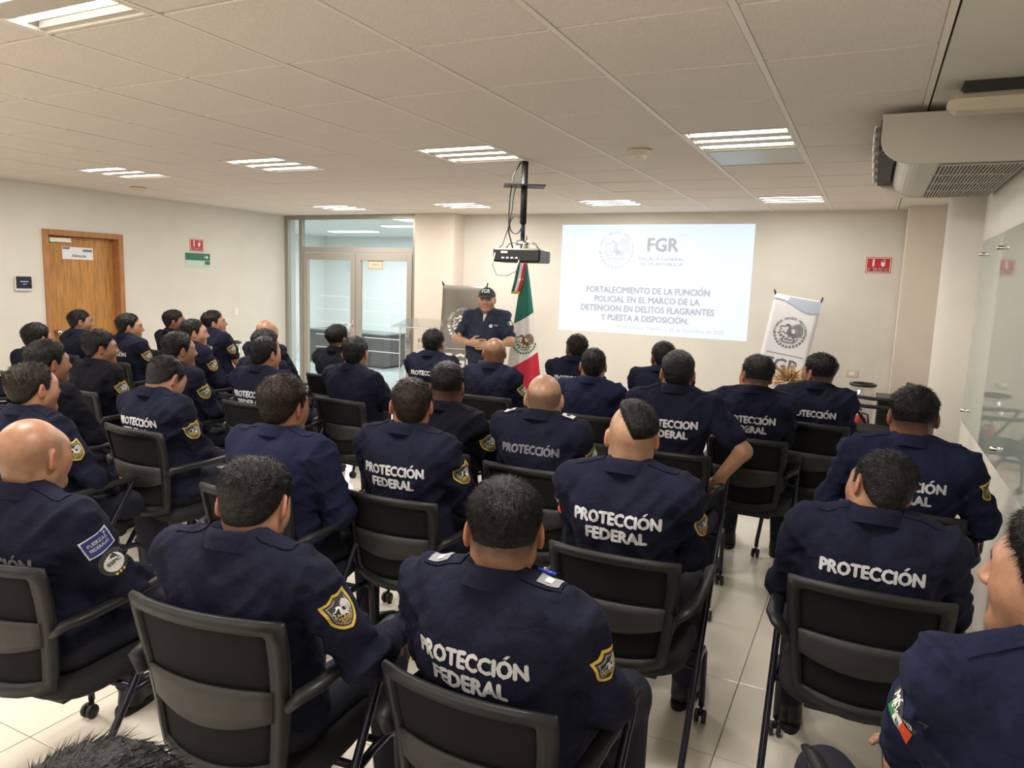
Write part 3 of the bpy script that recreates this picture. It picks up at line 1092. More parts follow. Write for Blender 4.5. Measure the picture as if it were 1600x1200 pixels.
# acrylic lectern
t = thing('acrylic_lectern', 'clear acrylic lectern with printed emblem left of the grey banner', 'lectern', (-4.82, 7.35, 0), math.radians(4))
M_ACR = glass_mat('acrylic', (.97, .975, .97), .0, .03, (.6, .6, .6))
M_EDGE = mat('acrylic_edge', (.80, .82, .80), .2, alpha=.8)
MB().box((0, 0, .012), (.56, .40, .02), bev=.004).build('base', M_ACR, t)
MB().box((0, -.14, .60), (.44, .012, 1.14)).build('front_panel', M_ACR, t)
for sx in (-1, 1):
    MB().box((sx * .22, 0, .60), (.012, .28, 1.14)).build('side_panel', M_ACR, t)
    mb = MB().tube([(sx * .22, -.14, .03), (sx * .22, -.14, 1.17)], .006, 6)
    mb.build('edge', M_EDGE, t)
MB().box((0, .0, 1.19), (.62, .42, .012), Matrix.Rotation(math.radians(12), 3, 'X')).build('reading_top', M_ACR, t)
MB().tube([(-.31, -.20, 1.15), (.31, -.20, 1.15)], .006, 6).build('edge', M_EDGE, t)
LP = lambda x, z: (x, -.1475, z)
mb = MB()
put_emblem(mb, LP, -.12, .98, .095)
mb.build('emblem', M_INKG, t)
mb = MB()
put_text(mb, 'FGR', LP, .10, .97, height=.05, bold=.03)
mb.build('lettering', M_INKG, t)
for s, zz in (('FISCALÍA GENERAL', .93), ('DE LA REPÚBLICA', .905)):
    mb = MB()
    put_text(mb, s, LP, .10, zz, height=.014)
    mb.build('lettering', M_INKG, t)

# flag
t = thing('national_flag', 'green white and red flag with eagle emblem on an indoor pole', 'flag', (-3.40, 7.20, 0), math.radians(25))
M_FG = mat('flag_green', (.005, .115, .085), .6, bump=.1, bscale=200)
M_FW = mat('flag_white', (.74, .72, .70), .6, bump=.1, bscale=200)
M_FR = mat('flag_red', (.52, .015, .045), .6, bump=.1, bscale=200)
M_GOLD = mat('gold_fringe', (.50, .27, .04), .4, .3)
M_FEAG = mat('emblem_brown', (.16, .07, .025), .6)
M_FLEAF = mat('emblem_leaf', (.05, .16, .04), .6)


def flag_pt(u, z, d=0.0):
    k = (1.95 - z) / 1.45
    hw_ = .016 + .185 * min(1.0, k * 1.15) ** .9
    y = -math.sqrt(max(0, 1 - u * u)) * hw_ * .55 - d + .012 * k * math.sin(u * 9 + k * 2)
    return (u * hw_ + .02 * k, y, z)


mb = MB().tube([(0, 0, .05), (0, 0, 2.06)], .013, 10)
mb.build('pole', mat('brass_pole', (.45, .30, .10), .3, .8), t, True)
MB().lathe([(.15, 0), (.15, .02), (.05, .05), (.02, .12), (.016, .2)], n=24).build('base', M_OAK2, t, True)
MB().lathe([(.014, 2.05), (.03, 2.08), (.022, 2.12), (.004, 2.22)], n=12).build('finial', mat('brass_pole'), t, True)
z1 = lambda u: 1.335 + .065 * u
z2 = lambda u: .87 + .10 * u
z3 = lambda u: .46 + .05 * u
for nm, ma, za, zb in (('green_band', M_FG, lambda u: 1.94, z1), ('white_band', M_FW, z1, z2), ('red_band', M_FR, z2, z3)):
    mb = MB()
    mb.grid(lambda u, v: flag_pt(u * 1.9 - .95, zb(u * 2 - 1) * (1 - v) + za(u * 2 - 1) * v), 22, 14)
    mb.build(nm, ma, t, True)


def FP(x, z):
    k = (1.95 - z) / 1.45
    hw_ = .016 + .185 * min(1.0, k * 1.15) ** .9
    return flag_pt(max(-.95, min(.95, x / hw_)), z, .004)


mb = MB()
put_emblem(mb, FP, .0, 1.08, .150, False, (0, 1, 1), 1)
mb.build('emblem', [M_FEAG, M_FLEAF], t)
# tricolour bow tails beside the pole
for k, (zt_, zb_, xo) in enumerate(((1.93, 1.72, -.035), (1.76, 1.62, -.06))):
    for j, ma in enumerate((M_FG, M_FW, M_FR)):
        MB().slab(lambda u, v, j=j: ((xo - .05 + (j + u) * .032 - (1 - v) * .035, -.05 + .008 * math.sin(v * 5 + k), zb_ + (zt_ - zb_) * v), (0, -1, 0)), 2, 6, .003).build('bow_ribbon', ma, t, True)
    MB().slab(lambda u, v: ((xo - .085 + u * .096, -.052, zb_ - .025 + v * .028), (0, -1, 0)), 6, 2, .005).build('gold_fringe', M_GOLD, t)

# dried flower arrangement on a pedestal
t = thing('pedestal', 'slim black pedestal standing in front of the white banner', 'pedestal', (-.62, 7.05, 0))
MB().box((0, 0, .02), (.32, .32, .04), bev=.005).build('foot', M_BLACKP, t)
MB().box((0, 0, .36), (.24, .24, .64), bev=.005).build('column', M_BLACKP, t)
MB().box((0, 0, .69), (.30, .30, .03), bev=.005).build('top', M_BLACKP, t)
t = thing('flower_arrangement', 'golden brown dried leaf arrangement in front of the white banner', 'flowers', (-.62, 7.05, .705))
MB().lathe([(.05, 0), (.075, .05), (.08, .10), (.06, .14), (.065, .15)], n=18).build('vase', mat('dark_vase', (.03, .02, .015), .3), t, True)
LCOL = [(.74, .46, .17), (.60, .33, .10), (.82, .64, .36), (.42, .23, .08), (.72, .58, .32), (.22, .21, .10)]
LM = [mat('dried_leaf_%d' % k, c_, .6, noise=.25, nscale=25) for k, c_ in enumerate(LCOL)]
leaf_me = []
for k in range(6):
    mb = MB()
    mb.grid(lambda u, v: ((u - .5) * .034 * math.sin(math.pi * min(1, v * .96 + .04)) + .006 * math.sin(v * 6 + k), .012 * math.cos((u - .5) * 3) - .02 * v * v, v * .16), 2, 6)
    leaf_me.append(mb.mesh('leaf', LM[k], True))
rr = random.Random(5)
for k in range(190):
    a = rr.uniform(0, 2 * math.pi)
    el = math.radians(rr.uniform(-20, 80))
    R_ = .02 + .10 * rr.random()
    base = Vector((math.cos(a) * math.cos(el) * R_, math.sin(a) * math.cos(el) * R_, .17 + math.sin(el) * R_))
    dirv = Vector((math.cos(a) * math.cos(el), math.sin(a) * math.cos(el), math.sin(el)))
    o = link('leaf', leaf_me[rr.choice((0, 0, 1, 1, 2, 2, 3, 4, 5))], t, loc=base)
    o.rotation_mode = 'QUATERNION'
    o.rotation_quaternion = dirv.to_track_quat('Z', 'Y')
    s_ = rr.uniform(.40, .70)
    o.scale = (s_, s_, s_)

# fire extinguisher stands
for (x, y, lb) in ((.00, 8.2, 'clear round extinguisher stand with black rim behind the empty chair'),
                   (-7.62, 7.02, 'clear round extinguisher stand with black rim at left wall')):
    t = thing('extinguisher_stand', lb, 'stand', (x, y, 0), 0, 'clear extinguisher stands')
    MB().lathe([(.115, .02), (.115, .80)], n=24).build('clear_tube', glass_mat('stand_acrylic', (.90, .90, .90), .06), t, True)
    mb = MB().tube([(.115 * math.cos(a * .2618), .115 * math.sin(a * .2618), .80) for a in range(24)], .016, 8, closed=True)
    mb.build('rim', M_BLACKP, t, True)
    MB().lathe([(.13, 0), (.13, .025), (.11, .03)], n=24).build('foot', M_BLACKP, t)
    te = thing('fire_extinguisher', 'red fire extinguisher inside the ' + ('stand behind the empty chair' if x > -1 else 'stand at the left wall'), 'fire extinguisher', (x, y, .03))
    MB().lathe([(.07, 0), (.075, .02), (.075, .36), (.06, .42), (.025, .45), (.022, .48)], n=20).build('cylinder', mat('extinguisher_red', (.45, .02, .02), .3), te, True)
    mb = MB().box((0, .03, .51), (.03, .12, .02), bev=.004)
    mb.box((0, .02, .545), (.025, .12, .012), bev=.004)
    mb.build('valve_handle', M_BLACKP, te)
    MB().tube([(.02, -.02, .48), (.07, -.05, .47), (.085, -.03, .36), (.08, 0, .2)], .009, 6).build('hose', M_BLACKP, te, True)
    MB().lathe([(.0765, .15), (.0765, .28)], n=20).build('paper_label', M_SIGNW, te)
    mb = MB().tube([(-.10, 0, .80), (-.13, .03, 1.45)], .0025, 5)
    mb.tube([(.10, 0, .80), (.17, .05, 1.32)], .0025, 5)
    if x > -1:
        mb.build('wire', M_SILVER, t)

# ================================================================== chairs
M_CFR = mat('chair_frame_plastic', (.0125, .0125, .013), .45, noise=.1, nscale=30, spec=.35)
M_CMESH = mat('chair_mesh_fabric', (.006, .006, .007), .85, spec=.25, bump=.4, bscale=700)
M_CBAND = mat('chair_lumbar_band', (.021, .020, .019), .55, bump=.1, bscale=300)
M_CSEAT = mat('chair_seat_fabric', (.009, .009, .011), .85, noise=.2, nscale=60, bump=.3, bscale=500)
M_CLEG = mat('chair_steel', (.018, .018, .030), .28, .4)
M_CAST = mat('caster_rubber', (.015, .015, .015), .5)
BACK_TOP, BACK_BOT = .845, .455


def back_hw(z):
    k = (z - BACK_BOT) / (BACK_TOP - BACK_BOT)
    return .185 + .042 * min(1, max(0, k) * 1.25) ** .8


def back_pt(u, z):
    """u in -1..1 across the backrest, z height"""
    k = (z - BACK_BOT) / (BACK_TOP - BACK_BOT)
    dip = .030 * (1 - u * u)
    zz = z - (dip if k < .5 else 0) * max(0, 1 - 2 * k) + .006 * (1 - u * u) * max(0, 2 * k - 1)
    y = -.215 - .055 * k - .045 * (1 - u * u) + .012 * math.sin(math.pi * k)
    return Vector((u * back_hw(z), y, zz))


def make_chair():
    t_ = thing('meeting_chair', 'chair', 'chair')
    # backrest frame: an outline swept as a flat bar
    out = []
    N = 7
    for k in range(N + 1):
        out.append((-1 + 2 * k / N, BACK_TOP))
    for k in range(1, 9):
        out.append((1, BACK_TOP - (BACK_TOP - BACK_BOT) * k / 8))
    for k in range(1, N + 1):
        out.append((1 - 2 * k / N, BACK_BOT))
    for k in range(1, 8):
        out.append((-1, BACK_BOT + (BACK_TOP - BACK_BOT) * k / 8))
    n = len(out)
    mb_ = MB()
    vs, fs = [], []
    for (u, z) in out:
        zc = .70
        p = back_pt(u, z)
        tz = .032 if abs(z - BACK_TOP) < 1e-6 else .045
        zi = z - tz if z > BACK_TOP - 1e-6 else (z + .04 if z < BACK_BOT + 1e-6 else min(max(z, BACK_BOT + .04), BACK_TOP - .035))
        ui = u * (.82 if abs(u) > .98 else .82)
        q = back_pt(ui, zi)
        nn = Vector((0, 1, .15)).normalized()
        vs += [p + nn * .010, q + nn * .012, q - nn * .012, p - nn * .010]
    for i in range(n):
        j = (i + 1) % n
        for k in range(4):
            k2 = (k + 1) % 4
            fs.append((i * 4 + k, i * 4 + k2, j * 4 + k2, j * 4 + k))
    mb_.add(vs, fs)
    me = mb_.mesh('back_frame', M_CFR, False)
    bm = bmesh.new()
    bm.from_mesh(me)
    bmesh.ops.recalc_face_normals(bm, faces=bm.faces)
    bmesh.ops.bevel(bm, geom=[e for e in bm.edges if len(e.link_faces) == 2 and e.calc_face_angle(0) > .7], offset=.004, segments=2, affect='EDGES', clamp_overlap=True)
    for f_ in bm.faces:
        f_.smooth = True
    bm.to_mesh(me)
    bm.free()
    link('back_frame', me, t_)
    nrm = (0, 1, .15)

    def panel(z0_, z1_, dy, sag=0.0):
        return lambda u, v: (back_pt((u * 2 - 1) * .85, z0_ + (z1_ - z0_) * v - sag * (1 - (u * 2 - 1) ** 2) * (1 - v)) + Vector((0, dy, 0)), nrm)
    MB().slab(panel(.665, .82, .0), 10, 5, .005).build('back_mesh', M_CMESH, t_, True)
    MB().slab(panel(.600, .675, -.008, .02), 12, 3, .010).build('lumbar_band', M_CBAND, t_, True)
    MB().slab(panel(.485, .605, .004), 10, 4, .006).build('lower_back_panel', M_CMESH, t_, True)
    # seat cushion
    mb_ = MB()
    NS = 28

    def ring(sc, z, dz=0):
        o_ = []
        for k in range(NS):
            a = 2 * math.pi * k / NS
            ca, sa = math.cos(a), math.sin(a)
            x = .235 * sc * math.copysign(abs(ca) ** .55, ca)
            y = .225 * sc * math.copysign(abs(sa) ** .55, sa)
            o_.append((x, y + .01, z + (-.012 if y > .15 else 0) * sc))
        return o_
    rings = [ring(.5, .395), ring(.92, .395), ring(1.0, .410), ring(1.02, .428), ring(1.0, .448), ring(.93, .460), ring(.6, .463), ring(.15, .462)]
    vs = [p for q in rings for p in q]
    fs = [(i * NS + k, i * NS + (k + 1) % NS, (i + 1) * NS + (k + 1) % NS, (i + 1) * NS + k) for i in range(len(rings) - 1) for k in range(NS)]
    fs += [tuple(range(NS))[::-1], tuple((len(rings) - 1) * NS + k for k in range(NS))]
    mb_.add(vs, fs)
    mb_.build('seat', M_CSEAT, t_, True)
    MB().box((0, .0, .385), (.30, .34, .02), bev=.004).build('seat_pan', M_CFR, t_)
    for sx in (-1, 1):
        x = sx * .262
        mb_ = MB().tube([(sx * .218, -.245, .640), (sx * .245, -.235, .668), (x, -.18, .672), (x, .0, .672), (x, .17, .680), (x, .215, .672)],
                        [.018, .026, .027, .024, .022, .014], 10, flat=.62)
        mb_.build('armrest', M_CFR, t_, True)
        mb_ = MB().tube([(x, .185, .675), (x, .165, .63), (x, -.02, .375), (x, -.225, .10), (x, -.235, .062)], .0125, 10)
        mb_.build('rear_leg', M_CLEG, t_, True)
        mb_ = MB().tube([(x, -.03, .362), (x - sx * .012, .10, .352), (x - sx * .012, .20, .345), (x - sx * .012, .245, .31), (x - sx * .012, .27, .10), (x - sx * .012, .272, .065)], .0125, 10)
        mb_.build('front_leg', M_CLEG, t_, True)
        for (cy) in (-.235, .272):
            mb_ = MB()
            cx_ = x if cy < 0 else x - sx * .012
            for dx in (-.014, .014):
                mb_.lathe([(.006, -.008), (.024, -.008), (.0265, -.004), (.0265, .004), (.024, .008), (.006, .008)], (cx_ + dx, cy - .012, .0268), 14, 'X')
            mb_.box((cx_, cy - .006, .045), (.012, .03, .035), bev=.004)
            mb_.build('caster', M_CAST, t_, True)
    mb_ = MB()
    mb_.tube([(-.262, -.01, .372), (.262, -.01, .372)], .011, 8)
    mb_.tube([(-.25, .14, .352), (.25, .14, .352)], .010, 8)
    mb_.build('cross_bar', M_CLEG, t_, True)
    return t_


CHAIR0 = make_chair()
chair_used = [False]


def place_chair(loc, rz, label, fwd=0.0):
    c_ = CHAIR0 if not chair_used[0] else copy_tree(CHAIR0)
    chair_used[0] = True
    c_.location = (loc[0] - math.sin(rz) * fwd, loc[1] + math.cos(rz) * fwd, 0)
    c_.rotation_euler = (0, 0, rz)
    c_['label'] = label
    c_['group'] = 'black meeting chairs'
    return c_


ec = place_chair((.06, 7.33), math.radians(84), 'empty black chair turned sideways in front of the extinguisher stand')
ec.scale = (1.06, 1.06, 1.10)
t = thing('black_cabinet', 'low black cabinet behind the empty chair at the right pilaster', 'cabinet', (.34, 7.98, 0))
MB().box((0, 0, .37), (.40, .38, .68), bev=.008).build('body', M_BLACKP, t)
MB().box((0, 0, .72), (.43, .41, .025), bev=.006).build('top', mat('cabinet_top', (.05, .05, .055), .4), t)
MB().box((0, -.194, .37), (.36, .012, .62), bev=.003).build('door', M_CFR, t)
MB().box((0, 0, .015), (.36, .34, .03)).build('plinth', M_CFR, t)

# ================================================================== people (implicit surfaces meshed with surface nets)
class Field:
    def __init__(s, lo, hi, h):
        s.lo = np.array(lo, float)
        s.h = h
        s.n = np.ceil((np.array(hi, float) - s.lo) / h).astype(int) + 1
        s.D = np.full(s.n, 1.0, dtype=np.float32)

    def block(s, lo, hi):
        a = np.clip(np.floor((np.array(lo) - s.lo) / s.h).astype(int), 0, s.n)
        b = np.clip(np.ceil((np.array(hi) - s.lo) / s.h).astype(int) + 1, 0, s.n)
        if (b <= a).any():
            return None
        sl = tuple(slice(i, j) for i, j in zip(a, b))
        ax = [(s.lo[k] + s.h * np.arange(a[k], b[k])).astype(np.float32) for k in range(3)]
        return sl, ax[0][:, None, None], ax[1][None, :, None], ax[2][None, None, :]

    def union(s, sl, d, k):
        D = s.D[sl]
        if k > 0:
            hh_ = np.maximum(k - np.abs(D - d), 0) / k
            s.D[sl] = np.minimum(D, d) - hh_ * hh_ * k * .25
        else:
            s.D[sl] = np.minimum(D, d)

    def cone(s, a, b, ra, rb, k=.03, sq=None):
        """tapered capsule"""
        a, b = np.array(a, float), np.array(b, float)
        m_ = max(ra, rb) + k + 2 * s.h
        B = s.block(np.minimum(a, b) - m_, np.maximum(a, b) + m_)
        if B is None:
            return
        sl, x, y, z = B
        ba = b - a
        L = ba @ ba + 1e-9
        t_ = np.clip(((x - a[0]) * ba[0] + (y - a[1]) * ba[1] + (z - a[2]) * ba[2]) / L, 0, 1)
        d = np.sqrt((x - a[0] - t_ * ba[0]) ** 2 + (y - a[1] - t_ * ba[1]) ** 2 + (z - a[2] - t_ * ba[2]) ** 2) - (ra + (rb - ra) * t_)
        s.union(sl, d, k)

    def ell(s, c, r_, k=.03, R=None, sub=False):
        c, r_ = np.array(c, float), np.array(r_, float)
        m_ = r_.max() + k + 2 * s.h
        B = s.block(c - m_, c + m_)
        if B is None:
            return
        sl, x, y, z = B
        x, y, z = x - c[0], y - c[1], z - c[2]
        if R is not None:
            x, y, z = (R[0][0] * x + R[1][0] * y + R[2][0] * z, R[0][1] * x + R[1][1] * y + R[2][1] * z, R[0][2] * x + R[1][2] * y + R[2][2] * z)
        d = ell_d(x, y, z, r_)
        if sub:
            D = s.D[sl]
            hh_ = np.maximum(k - np.abs(D + d), 0) / k
            s.D[sl] = np.maximum(D, -d) + hh_ * hh_ * k * .25
        else:
            s.union(sl, d, k)

    def mesh(s):
        return surface_nets(s.D, s.lo, s.h)


def ell_d(x, y, z, r_):
    k0 = np.sqrt((x / r_[0]) ** 2 + (y / r_[1]) ** 2 + (z / r_[2]) ** 2)
    k1 = np.sqrt((x / r_[0] ** 2) ** 2 + (y / r_[1] ** 2) ** 2 + (z / r_[2] ** 2) ** 2) + 1e-6
    return k0 * (k0 - 1) / k1


CORN = np.array([[i, j, k] for i in (0, 1) for j in (0, 1) for k in (0, 1)])
EDG = [(a, b) for a in range(8) for b in range(a + 1, 8) if np.abs(CORN[a] - CORN[b]).sum() == 1]


def surface_nets(D, lo, h):
    S = D < 0
    cnt = np.zeros(tuple(n - 1 for n in D.shape), np.int8)
    for c in CORN:
        cnt += S[c[0]:D.shape[0] - 1 + c[0], c[1]:D.shape[1] - 1 + c[1], c[2]:D.shape[2] - 1 + c[2]]
    mix = (cnt > 0) & (cnt < 8)
    I = np.argwhere(mix)
    vals = np.stack([D[I[:, 0] + c[0], I[:, 1] + c[1], I[:, 2] + c[2]] for c in CORN], 1)
    acc = np.zeros((len(I), 3))
    num = np.zeros(len(I))
    for a, b in EDG:
        va, vb = vals[:, a], vals[:, b]
        mk = (va < 0) != (vb < 0)
        t_ = np.where(mk, va / np.where(mk, va - vb, 1), 0)
        p = CORN[a] + t_[:, None] * (CORN[b] - CORN[a])
        acc += p * mk[:, None]
        num += mk
    V = lo + h * (I + acc / num[:, None])
    vid = np.full(mix.shape, -1, np.int64)
    vid[mix] = np.arange(len(I))
    Fs = []
    for ax in range(3):
        o1, o2 = (ax + 1) % 3, (ax + 2) % 3
        sa = [slice(None)] * 3
        sb = [slice(None)] * 3
        sa[ax] = slice(0, -1)
        sb[ax] = slice(1, None)
        E_ = S[tuple(sa)] != S[tuple(sb)]
        ii = np.argwhere(E_)
        ok = (ii[:, o1] > 0) & (ii[:, o2] > 0) & (ii[:, o1] < D.shape[o1] - 1) & (ii[:, o2] < D.shape[o2] - 1)
        ii = ii[ok]
        ins = S[ii[:, 0], ii[:, 1], ii[:, 2]]
        q = []
        for (d1, d2) in ((-1, -1), (0, -1), (0, 0), (-1, 0)):
            jj = ii.copy()
            jj[:, o1] += d1
            jj[:, o2] += d2
            q.append(vid[jj[:, 0], jj[:, 1], jj[:, 2]])
        q = np.stack(q, 1)
        q[~ins] = q[~ins][:, ::-1]
        Fs.append(q)
    return V, np.concatenate(Fs)


NTAB = RNG.random((16, 16, 16)).astype(np.float32) * 2 - 1


def vnoise(p):
    i = np.floor(p).astype(int)
    f = p - i
    f = f * f * (3 - 2 * f)
    r_ = 0
    for c in CORN:
        w_ = np.prod(np.where(c, f, 1 - f), axis=1)
        r_ = r_ + w_ * NTAB[(i[:, 0] + c[0]) & 15, (i[:, 1] + c[1]) & 15, (i[:, 2] + c[2]) & 15]
    return r_


def sstep(a, b, x):
    t_ = np.clip((x - a) / (b - a), 0, 1)
    return t_ * t_ * (3 - 2 * t_)


# ---- head shape in its own frame: +Y face, +Z crown
def head_field(x, y, z, hp):
    wd, jaw = hp.get('w', 1.0), hp.get('jaw', 1.0)

    def U(d, e, k):
        hh_ = np.maximum(k - np.abs(d - e), 0) / k
        return np.minimum(d, e) - hh_ * hh_ * k * .25

    def SUB(d, e, k):
        hh_ = np.maximum(k - np.abs(d + e), 0) / k
        return np.maximum(d, -e) + hh_ * hh_ * k * .25

    def E(cx, cy, cz, *r_):
        return ell_d(x - cx, y - cy, z - cz, r_)

    def CN(a, b, ra, rb, xs=x):
        ba = (b[0] - a[0], b[1] - a[1], b[2] - a[2])
        L = ba[0] ** 2 + ba[1] ** 2 + ba[2] ** 2
        t_ = np.clip(((xs - a[0]) * ba[0] + (y - a[1]) * ba[1] + (z - a[2]) * ba[2]) / L, 0, 1)
        return np.sqrt((xs - a[0] - t_ * ba[0]) ** 2 + (y - a[1] - t_ * ba[1]) ** 2 + (z - a[2] - t_ * ba[2]) ** 2) - (ra + (rb - ra) * t_)
    ax = np.abs(x)
    d = E(0, -.014, .034, .077 * wd, .097, .089)
    d = U(d, E(0, .028, -.035, .062 * wd, .066, .078), .05)
    d = U(d, CN((.052 * wd, .005, -.055), (.016, .072, -.094), .020 * jaw, .018, ax), .035)
    d = U(d, CN((0, .076, -.094), (.012, .076, -.094), .020, .018, ax), .02)
    d = U(d, E(0, .062, .035, .058 * wd, .034, .035), .03)
    d = U(d, CN((.012, .090, .030), (.048, .070, .032), .009, .009, ax), .018)
    d = U(d, ell_d(ax - .045 * wd, y - .050, z + .018, (.022, .028, .026)), .045)
    d = SUB(d, ell_d(ax - .031, y - .104, z - .010, (.019, .016, .012)), .016)
    d = U(d, ell_d(ax - .031, y - .080, z - .009, (.0135, .0135, .0125)), .006)
    d = U(d, CN((0, .092, .022), (0, .113, -.020), .0085, .0125), .014)
    d = U(d, ell_d(ax - .013, y - .103, z + .024, (.009, .011, .008)), .008)
    d = U(d, E(0, .087, -.051, .017, .013, .008), .014)
    d = U(d, E(0, .085, -.063, .015, .012, .008), .014)
    return d


def ears_field(x, y, z, hp):
    wd = hp.get('w', 1.0)
    ax = np.abs(x)
    X_ = ax - .083 * wd
    Y_ = y + .010
    a = .42
    xr = X_ * math.cos(a) + Y_ * math.sin(a)
    yr = -X_ * math.sin(a) + Y_ * math.cos(a)
    zz = z - .000 - yr * .25
    d = ell_d(xr, yr, zz, (.0085, .0195, .034))
    e = ell_d(xr - .010, yr - .003, zz - .004, (.0085, .012, .022))
    hh_ = np.maximum(.006 - np.abs(d + e), 0) / .006
    return np.maximum(d, -e) + hh_ * hh_ * .006 * .25


HAIRLINE_Y = [-.13, -.085, -.06, -.03, -.008, .012, .028, .045, .058, .075, .10, .13]
HAIRLINE_Z = [-.066, -.064, -.050, -.014, .022, -.002, .004, .050, .058, .074, .084, .09]


def hair_fields(x, y, z, hd, hp):
    st = hp.get('hair', 'short')
    zl = np.interp(y.ravel(), HAIRLINE_Y, HAIRLINE_Z).reshape(y.shape).astype(np.float32)
    top = hp.get('top', .016)
    side = hp.get('side', .007)
    rec = hp.get('rec', 0.0)
    reg = zl - z + rec * sstep(.02, .09, y)
    th_ = side + (top - side) * sstep(.015, .085, z + .25 * np.minimum(0, -y) * 0)
    if st == 'fade':
        reg = np.maximum(reg, -.012 - .10 * np.minimum(0, y + .03) - z)
        th_ = .0008 + top * sstep(-.005, .10, z)
    if st == 'mohawk':
        reg = np.maximum(reg, (.012 - .55 * np.maximum(0, z - .0)) - x)
        reg = np.maximum(reg, .018 - z)
        th_ = top * (.55 + .45 * sstep(.0, .09, z))
    if st == 'crown':       # thinning on the crown
        th_ = th_ * (1 - .85 * np.exp(-((x / .035) ** 2 + ((y + .03) / .05) ** 2)) * sstep(.03, .08, z))
    if st == 'fringe':      # bald top, hair round the sides
        reg = np.maximum(reg, z - .055 + .25 * y)
        th_ = side + 0 * z
    edge = sstep(0.0, .024 if st == 'mohawk' else .048, -reg)
    d = hd - th_ * edge + sstep(-.006, .008, reg) * .006 - .0004
    return np.maximum(d, reg - .010), edge


def stubble_mask(v, hp):
    """0..1 where the scalp shows cropped hair, for the colour of the skin"""
    x, y, z = v[:, 0], v[:, 1], v[:, 2]
    zl = np.interp(y, HAIRLINE_Y, HAIRLINE_Z)
    st = hp.get('hair')
    m_ = sstep(-.026, .020, z - zl - hp.get('rec', 0) * sstep(.02, .09, y))
    if st == 'fade':
        m_ = m_ * (.15 + .85 * sstep(-.08, .005, z))
    if st in ('fringe', 'bald'):
        m_ = m_ * (1 - sstep(.035, .075, z - .2 * y))
    if st == 'mohawk':
        m_ = m_ * .35
    return m_ * hp.get('stub', .85)


def ik(S, W, l1, l2, pole):
    S, W = np.array(S, float), np.array(W, float)
    d = W - S
    L = np.linalg.norm(d)
    if L > (l1 + l2) * .995:
        W = S + d / L * (l1 + l2) * .995
        d = W - S
        L = np.linalg.norm(d)
    u = d / L
    a = (l1 * l1 - l2 * l2 + L * L) / (2 * L)
    hgt = math.sqrt(max(1e-6, l1 * l1 - a * a))
    p = np.array(pole, float)
    p = p - u * (p @ u)
    p /= np.linalg.norm(p)
    return S + u * a + p * hgt, W


def add_hand(fl, wrist, fwd, palm, side, curl=.5, spread=1.0, r_=1.0):
    """palm = direction the palm faces; side = +1 thumb toward cross(fwd,palm)"""
    f = np.array(fwd, float)
    f /= np.linalg.norm(f)
    n = np.array(palm, float)
    n = n - f * (n @ f)
    n /= np.linalg.norm(n)
    s_ = np.cross(f, n) * side
    w_ = np.array(wrist, float)
    R = np.stack([s_, f, n], 1)
    fl.cone(w_ - f * .03, w_ + f * .02, .026 * r_, .025 * r_, .015)
    fl.ell(w_ + f * .052, (.041 * r_, .052, .017), .02, R)
    lens = (.90, 1.0, .95, .76)
    for q in range(4):
        off = (.030 - q * .0205) * spread
        p = w_ + f * (.090 - .004 * abs(q - 1)) + s_ * off
        ang = curl * (.35 + .05 * q)
        dirv = f + s_ * off * 1.2 * spread
        dirv /= np.linalg.norm(dirv)
        rad = .0092 - .0006 * (q == 3) - .0
        for sg, ln in enumerate((.042, .027, .021)):
            d2 = dirv * math.cos(ang) + n * math.sin(ang)
            e = p + d2 * ln * lens[q]
            fl.cone(p, e, rad * (1 - .1 * sg), rad * (.9 - .1 * sg), .004)
            p = e
            ang += curl * (.75 - .1 * sg)
    p = w_ + f * .022 + s_ * .030
    d2 = f * .62 + s_ * .62 + n * .25
    d2 /= np.linalg.norm(d2)
    e = p + d2 * .042
    fl.cone(w_ + f * .02 + s_ * .012, p, .016, .014, .01)
    fl.cone(p, e, .013, .011, .006)
    d3 = f * .88 + s_ * (.30 - .3 * curl) + n * .30
    d3 /= np.linalg.norm(d3)
    fl.cone(e, e + d3 * .034, .0105, .0085, .005)


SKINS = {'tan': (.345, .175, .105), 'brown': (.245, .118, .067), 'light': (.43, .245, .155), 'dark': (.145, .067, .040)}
M_SKIN = mat('skin', (.4, .2, .12), .40, attr='col', noise=.18, nscale=45, bump=.06, bscale=220, spec=.5)
M_HAIRS = {'black': mat('black_hair', (.008, .0065, .0065), .38, spec=.3, noise=.4, nscale=90, bump=.5, bscale=260),
           'brown': mat('dark_brown_hair', (.022, .013, .009), .40, spec=.3, noise=.4, nscale=90, bump=.5, bscale=260),
           'grey': mat('greying_hair', (.022, .020, .019), .34, noise=.5, nscale=120, bump=.5, bscale=260)}
M_NAVY = mat('navy_twill', (.0090, .0102, .0255), .9, noise=.25, nscale=9, bump=.85, bscale=24, spec=.18)
M_NAVY2 = mat('blue_navy_twill', (.0105, .0135, .0380), .9, noise=.2, nscale=9, bump=.85, bscale=24, spec=.18)
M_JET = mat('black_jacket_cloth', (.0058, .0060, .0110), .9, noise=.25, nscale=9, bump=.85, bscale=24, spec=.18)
M_POLO = mat('polo_knit', (.012, .018, .040), .85, noise=.15, nscale=12, bump=.15, bscale=60)
M_TROU = mat('navy_trouser_cloth', (.0075, .0085, .020), .85, noise=.22, nscale=9, bump=.25, bscale=40)
M_JEAN = mat('dark_denim', (.015, .022, .055), .85, noise=.2, nscale=12, bump=.2, bscale=60)
M_BOOT = mat('black_boot_leather', (.012, .011, .011), .4, noise=.2, nscale=30, bump=.2, bscale=80)
CLOTH = {'navy': M_NAVY, 'blue': M_NAVY2, 'black': M_JET, 'polo': M_POLO}
M_LET = mat('reflective_letters', (.52, .52, .54), .45)
